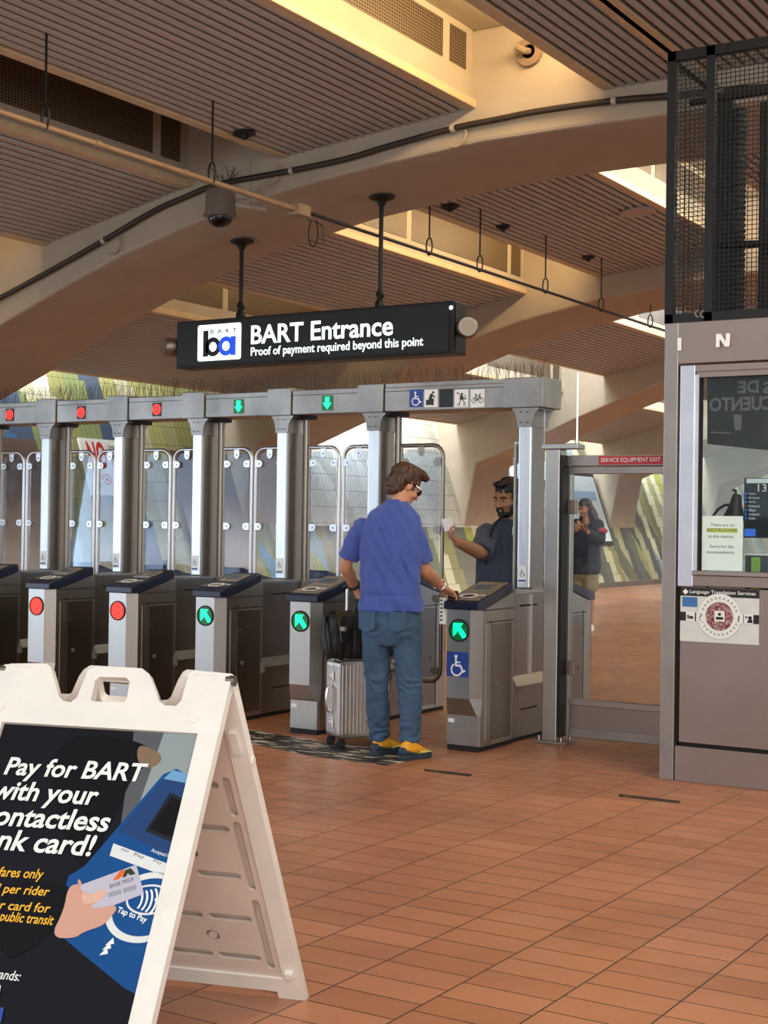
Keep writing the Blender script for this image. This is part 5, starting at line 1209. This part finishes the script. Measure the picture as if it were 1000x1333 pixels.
k = MB(); k.tube([cs(0, .34, .108), cs(-.035, .32, .108), cs(-.04, .25, .108), cs(-.035, .18, .108), cs(0, .16, .108)], .010, 10); k.build('carry_handle', 'silver', su, smooth=60)
for z in (.335, .165): MB().box(*sum([[a-.012, a+.012] for a in cs(-.006, z, .108)], [])).build('handle_mount', 'silver', su, bevel=.003)
for u, dd in ((.03, .03), (wS-.03, .03), (.03, dS-.03), (wS-.03, dS-.03)):
    c = cs(u, -.025, dd); ax = (e1*.5+e2*.8).normalized(); cw = V((c.x, c.y, .028))
    k = MB(); k.lathe([(.001, -.022), (.022, -.022), (.028, -.016), (.028, -.005), (.02, -.003), (.02, .003), (.028, .005), (.028, .016), (.022, .022), (.001, .022)], cw, ax, 18); wh = k.build('wheel', 'rubber', su, smooth=40)
    k = MB(); k.tube([cs(u, .004, dd), cw+V((0, 0, .018))], .014, 10); k.build('caster_fork', 'black', wh)
hb = .06
k = MB()
for u in (.135, .30): k.tube([cs(u, hS-.02, dS-.03), cs(u, hS+.46, dS-.03)], .0105, 10)
hd_ = k.build('telescopic_handle', 'silver', su, smooth=60)
k = MB(); k.limb([cs(.12, hS+.465, dS-.03), cs(.315, hS+.465, dS-.03)], [.016, .016]); k.build('grip', 'black', hd_, smooth=60)
bg_ = thing('duffel_bag', 'black duffel bag strapped on top of the silver suitcase', 'bag', cs(.18, hS+.01, .08))
def bs(u, z, dd): return cs(u, hS+.012+z, dd)
k = MB(); k.loft([[bs(u, z, dd) for u, z in rrect(-.075+m_, .41-m_, m_*.5, .30-m_, .06, 6)] for dd, m_ in ((-.035, .05), (-.03, .02), (.0, .004), (.10, 0), (.15, .006), (.165, .03))])
bb = mesh_obj(k, 'bag_body', 'bagm', bg_, .008, 3, lambda p: .010*nz(p, (11, 11, 11))+.004*nz(p, (35, 35, 20)))
k = MB(); k.loft([[bs(u, z, dd) for u, z in rrect(.06+m_, .36-m_, .02+m_, .20-m_, .03, 5)] for dd, m_ in ((-.075, .02), (-.07, 0), (-.02, 0))]); k.build('front_pocket', 'bagm', bg_, bevel=.006)
for u in (-.02, .30):
    k = MB(); k.tube([bs(u, .0, -.055), bs(u, .12, -.085), bs(u-.01, .25, -.06), bs(u, .31, .0), bs(u, .315, .1)], .016, 8, flat=.25, ref=e1); st_ = k.build('strap', 'black', bg_)
    k = MB(); c = bs(u, .20, -.085); k.box(c.x-.018, c.x+.018, c.y-.012, c.y+.012, c.z-.014, c.z+.014); k.build('buckle', 'plate', st_, bevel=.003)
k = MB(); k.limb([bs(.12, .29, .05), bs(.15, .36, .05), bs(.22, .38, .05), bs(.29, .36, .05), bs(.32, .29, .05)], [.011]*5); k.build('grab_handle', 'black', bg_, smooth=60)
k = MB(); k.limb([bs(-.075, .27, .06), bs(-.10, .17, .02), bs(-.085, .05, .0)], [.014]*3, flat=.4); k.build('side_strap', 'black', bg_, smooth=60)
# ---------------- generic standing figure
def figure(label, px, depth, top, f, cols, s=1.0, armpx=None, extra=None, vox=.008):
    pass
# ---------------- man in grey T-shirt beyond the gate
d1 = 10.7
def G(x, y, dd=0): return at(x, y, d1+dd)
b0 = G(664, 700); b0 = V((b0.x, b0.y, 0))
m2 = thing('person', 'bearded person in grey T-shirt holding out a ticket behind the gate post', 'person', b0)
fc = (-CD*.72-CR*.70); fc.z = 0; fc.normalize(); rc = fc.cross(V((0, 0, 1)))     # faces camera-left
tf = (-CD*.9-CR*.42); tf.z = 0; tf.normalize(); tr = tf.cross(V((0, 0, 1)))
HG = headframe(G(661.5, 648, 0), fc+V((0, 0, -.22)))
hs_ = 1.16
b = MB(); head(b, HG, hs_)
b.limb([G(663, 655, .03), G(664, 672, .03), G(663, 690, .04)], [.066, .068, .08])
zb_ = [(664, 684, .10, .07), (662, 698, .19, .11), (660, 725, .20, .13), (661, 760, .205, .15), (661, 800, .19, .14), (661, 830, .15, .11)]
b.loft([ring(G(cx, cy, .04), tr, tf, rx, ry) for cx, cy, rx, ry in zb_])
sA, eA, wA = G(634, 698, -.02), G(626, 719, -.16), G(595, 706, -.40)
b.limb([sA, sA.lerp(eA, .5), eA, eA.lerp(wA, .4), wA], [.050, .052, .052, .050, .033])
sB, eB, wB = G(690, 698, .06), G(695, 745, .05), G(690, 785, -.05)
b.limb([sB, eB, eB.lerp(wB, .4), wB], [.050, .046, .044, .032])
hand(b, wA, G(582, 692, -.46)-wA, V((.2, -.3, .8)), V((0, 0, 1)), .75, 1.05)
hand(b, wB, V((0, 0, -1))+tf*.2, tr*-1, tf, .5, 1.0)
lz = [V((b0.x, b0.y, 0))+tr*q for q in (-.11, .11)]
for l_ in lz: b.limb([l_+V((0, 0, .88)), l_+tf*.02+V((0, 0, .48)), l_+V((0, 0, .08))], [.09, .06, .042])
mesh_obj(b, 'body', 'skin_b', m2, .0052, 2)
face(HG, hs_, m2, 'hair_bk')
O, r, f, u = HG; A = (r, f, u)
def gp(a, b_, c): return O+r*(a*hs_)+f*(b_*hs_)+u*(c*hs_)
def ge(k, a, b_, c, x, y, z): k.ell(gp(a, b_, c), (x*hs_, y*hs_, z*hs_), A)
k = MB(); ge(k, 0, -.022, .055, .083, .102, .076); ge(k, 0, -.05, -.0, .077, .068, .07); ge(k, 0, .05, .098, .058, .040, .022)
for q in (-1, 1): ge(k, q*.072, .02, .0, .010, .018, .035)
mesh_obj(k, 'hair', 'hair_bk', m2, .006, 2, lambda p: .008*nz(p, (40, 40, 40)))
k = MB(); ge(k, 0, .046, -.092, .052, .046, .028); ge(k, 0, .083, -.092, .028, .018, .020)
for q in (-1, 1): ge(k, q*.056, .03, -.062, .012, .030, .034); ge(k, q*.022, .092, -.062, .007, .008, .018)
ge(k, 0, .099, -.050, .026, .008, .006)
mesh_obj(k, 'beard', 'hair_bk', m2, .005, 2, lambda p: .004*nz(p, (60, 60, 60)))
t = MB()
t.loft([ring(G(cx, cy, .04), tr, tf, rx, ry, 30) for cx, cy, rx, ry in ((664, 676, .085, .08), (664, 681, .12, .09), (663, 688, .185, .115), (662, 698, .215, .135), (660, 722, .228, .155), (661, 752, .235, .175), (661, 785, .235, .175), (661, 806, .225, .165))])
t.limb([sA+(sA-eA)*.1, sA.lerp(eA, .45), sA.lerp(eA, .98)+V((0, 0, .0))], [.085, .082, .082], 18, cut=True); t.limb([sB, sB.lerp(eB, .4), sB.lerp(eB, .75)], [.085, .082, .082], 18, cut=True)
mesh_obj(t, 'shirt', 'tee_g', m2, .008, 3, lambda p: .003+.007*nz(p, (10, 10, 6))+.006*nz(p, (26, 26, 8)))
j = MB(); j.loft([ring(b0+V((0, 0, z)), tr, tf, rx, ry) for z, rx, ry in ((.98, .20, .14), (.88, .21, .15), (.78, .18, .12))])
for l_ in lz: j.limb([l_+V((0, 0, .82)), l_+tf*.02+V((0, 0, .48)), l_+V((0, 0, .1))], [.105, .085, .07], 16)
mesh_obj(j, 'trousers', 'trouser', m2, .009, 3, lambda p: .004*nz(p, (9, 9, 9)))
for l_ in lz: shoe(m2, l_-tf*.07, l_+tf*.21, cols=('black', 'black', 'rubber'))
k = MB(); P_ = [G(660, 672, -.02), G(652, 674, -.10), G(644, 684, -.125), G(638, 700, -.13), G(633, 722, -.10), G(632, 740, .0)]
k.limb(P_, [.022]*6, 10, flat=.3, ref=tf); k.build('backpack_strap', 'black', m2, smooth=60)
tkf = Fr(G(582, 680, -.47), CR*.95+CU*.25, CU); MB().fbox(tkf, -.032, .038, -.06, .03, -.001, .001).build('ticket', 'ticket', label='small translucent white ticket held up by the bearded man', cat='ticket')
# ---------------- woman far behind the glass gate
d2 = 20.0
def WQ(x, y, dd=0): return at(x, y, d2+dd)
b0 = WQ(762, 700); b0 = V((b0.x, b0.y, 0))
wm_ = thing('person', 'long-haired person in dark jacket and shorts looking at a phone behind the glass gate', 'person', b0)
fc = (-CD*.62-CR*.78); fc.z = 0; fc.normalize(); tf = (-CD*.85-CR*.52); tf.z = 0; tf.normalize(); tr = tf.cross(V((0, 0, 1)))
HW = headframe(WQ(761, 661), fc+V((0, 0, -.3))); b = MB(); head(b, HW, 1.0)
b.limb([WQ(762, 664, .02), WQ(763, 673, .02), WQ(763, 680, .03)], [.045, .046, .06])
b.loft([ring(b0+V((0, 0, z)), tr, tf, rx, ry) for z, rx, ry in ((1.36, .14, .08), (1.2, .15, .10), (1.0, .13, .09), (.85, .16, .11), (.76, .14, .1))])
lz = [b0+tr*q for q in (-.09, .09)]
for l_ in lz: b.limb([l_+V((0, 0, .82)), l_+V((0, 0, .46)), l_+V((0, 0, .32)), l_+V((0, 0, .08))], [.088, .056, .055, .036])
s1, e1_, w1 = WQ(778, 683, -.05), WQ(781, 703, -.12), WQ(764, 692, -.32); s2, e2_, w2 = WQ(751, 683, -.05), WQ(747, 702, -.16), WQ(750, 690, -.34)
for q in ((s1, e1_, w1), (s2, e2_, w2)): b.limb(q, [.05, .043, .030])
hand(b, w1, WQ(757, 687, -.38)-w1, V((0, 0, 1)), tf, .7, .95); hand(b, w2, WQ(754, 684, -.38)-w2, V((0, 0, 1)), tf, .7, .95)
mesh_obj(b, 'body', 'skin_c', wm_, .006, 2); face(HW, 1.0, wm_, 'hair_bk')
O, r, f, u = HW; A = (r, f, u)
def wp_(a, b_, c): return O+r*a+f*b_+u*c
k = MB(); k.ell(wp_(0, -.022, .05), (.086, .104, .078), A); k.ell(wp_(0, -.05, -.03), (.085, .065, .10), A)
for q in (-1, 1): k.limb([wp_(q*.07, -.03, .03), wp_(q*.085, -.03, -.08), wp_(q*.13, -.03, -.20), wp_(q*.14, -.01, -.30)], [.03, .032, .045, .03])
k.limb([wp_(0, -.07, 0), wp_(0, -.09, -.15), wp_(0, -.09, -.34)], [.07, .10, .09])
mesh_obj(k, 'hair', 'hair_bk', wm_, .008, 2, lambda p: .01*nz(p, (25, 25, 6)))
t = MB(); t.loft([ring(b0+V((0, 0, z)), tr, tf, rx, ry) for z, rx, ry in ((1.43, .08, .07), (1.38, .17, .10), (1.25, .20, .14), (1.05, .21, .16), (.88, .22, .17), (.78, .21, .165))])
for q in ((s1, e1_, w1), (s2, e2_, w2)): t.limb([q[0], q[1], q[1].lerp(q[2], .75)], [.085, .078, .06])
mesh_obj(t, 'jacket', 'jacket', wm_, .01, 3, lambda p: .010*nz(p, (9, 9, 6)))
j = MB(); j.loft([ring(b0+V((0, 0, z)), tr, tf, rx, ry) for z, rx, ry in ((.9, .17, .12), (.75, .2, .14), (.70, .18, .12))])
for l_ in lz: j.limb([l_+V((0, 0, .76)), l_+V((0, 0, .62))], [.108, .11])
mesh_obj(j, 'shorts', 'shorts', wm_, .01, 2)
for l_ in lz: shoe(wm_, l_-tf*.06, l_+tf*.18, cols=('white', 'white', 'white'))
k = MB(); k.ell(WQ(783, 691, -.1), (.09, .07, .05)); k.build('waist_pouch', 'pink', wm_, smooth=60)
pf_ = Fr(WQ(752, 686, -.44), CR, CU*.8+CD*.4); MB().fbox(pf_, -.04, .04, -.035, .05, -.005, .005).build('phone', 'ptan', label='phone in the hands of the long-haired person behind the glass', cat='phone', bevel=.002)
# ---------------- another distant passer-by, mostly hidden by the gate post
d3 = 19.0
b0 = at(702, 700, d3); b0 = V((b0.x, b0.y, 0))
p3 = thing('person', 'distant person in dark top and shorts, a sliver seen between gate post and service gate', 'person', b0)
fc = (-CD*.5+CR*.85); fc.z = 0; fc.normalize(); tf = fc; tr = tf.cross(V((0, 0, 1)))
HP = headframe(b0+V((0, 0, 1.56)), fc); b = MB(); head(b, HP, 1.0)
b.limb([b0+V((0, 0, 1.52)), b0+V((0, 0, 1.36))], [.05, .06])
b.loft([ring(b0+V((0, 0, z)), tr, tf, rx, ry) for z, rx, ry in ((1.36, .15, .09), (1.2, .16, .10), (1.0, .14, .1), (.8, .15, .11))])
lz = [b0+tr*-.09, b0+tr*.09]
for l_ in lz: b.limb([l_+V((0, 0, .82)), l_+V((0, 0, .46)), l_+V((0, 0, .08))], [.088, .058, .038])
for q in (-1, 1):
    a = b0+tr*(q*.2)+V((0, 0, 1.34)); e_ = b0+tr*(q*.25)+V((0, 0, 1.06)); w_ = b0+tr*(q*.25)+tf*.1+V((0, 0, .84)); b.limb([a, e_, w_], [.05, .042, .03]); hand(b, w_, V((0, 0, -1))+tf*.2, -tr*q, tf, .5, .95)
mesh_obj(b, 'body', 'skin_c', p3, .007, 2); face(HP, 1.0, p3, 'hair_bk')
O, r, f, u = HP; A = (r, f, u); k = MB(); k.ell(wp_(0, -.022, .05), (.086, .104, .078), A); k.ell(wp_(0, -.05, -.0), (.082, .065, .08), A); mesh_obj(k, 'hair', 'hair_bk', p3, .008, 2)
t = MB(); t.loft([ring(b0+V((0, 0, z)), tr, tf, rx, ry) for z, rx, ry in ((1.43, .08, .07), (1.37, .18, .10), (1.2, .20, .13), (1.0, .19, .14), (.86, .2, .15))])
for q in (-1, 1): t.limb([b0+tr*(q*.2)+V((0, 0, 1.34)), b0+tr*(q*.24)+V((0, 0, 1.12))], [.075, .07], cut=True)
mesh_obj(t, 'shirt', 'jacket', p3, .01, 2)
j = MB(); j.loft([ring(b0+V((0, 0, z)), tr, tf, rx, ry) for z, rx, ry in ((.92, .17, .12), (.75, .19, .13))])
for l_ in lz: j.limb([l_+V((0, 0, .76)), l_+V((0, 0, .55))], [.1, .1])
mesh_obj(j, 'shorts', 'trouser', p3, .01, 2)
for l_ in lz: shoe(p3, l_-tf*.06, l_+tf*.18, cols=('black', 'black', 'rubber'))
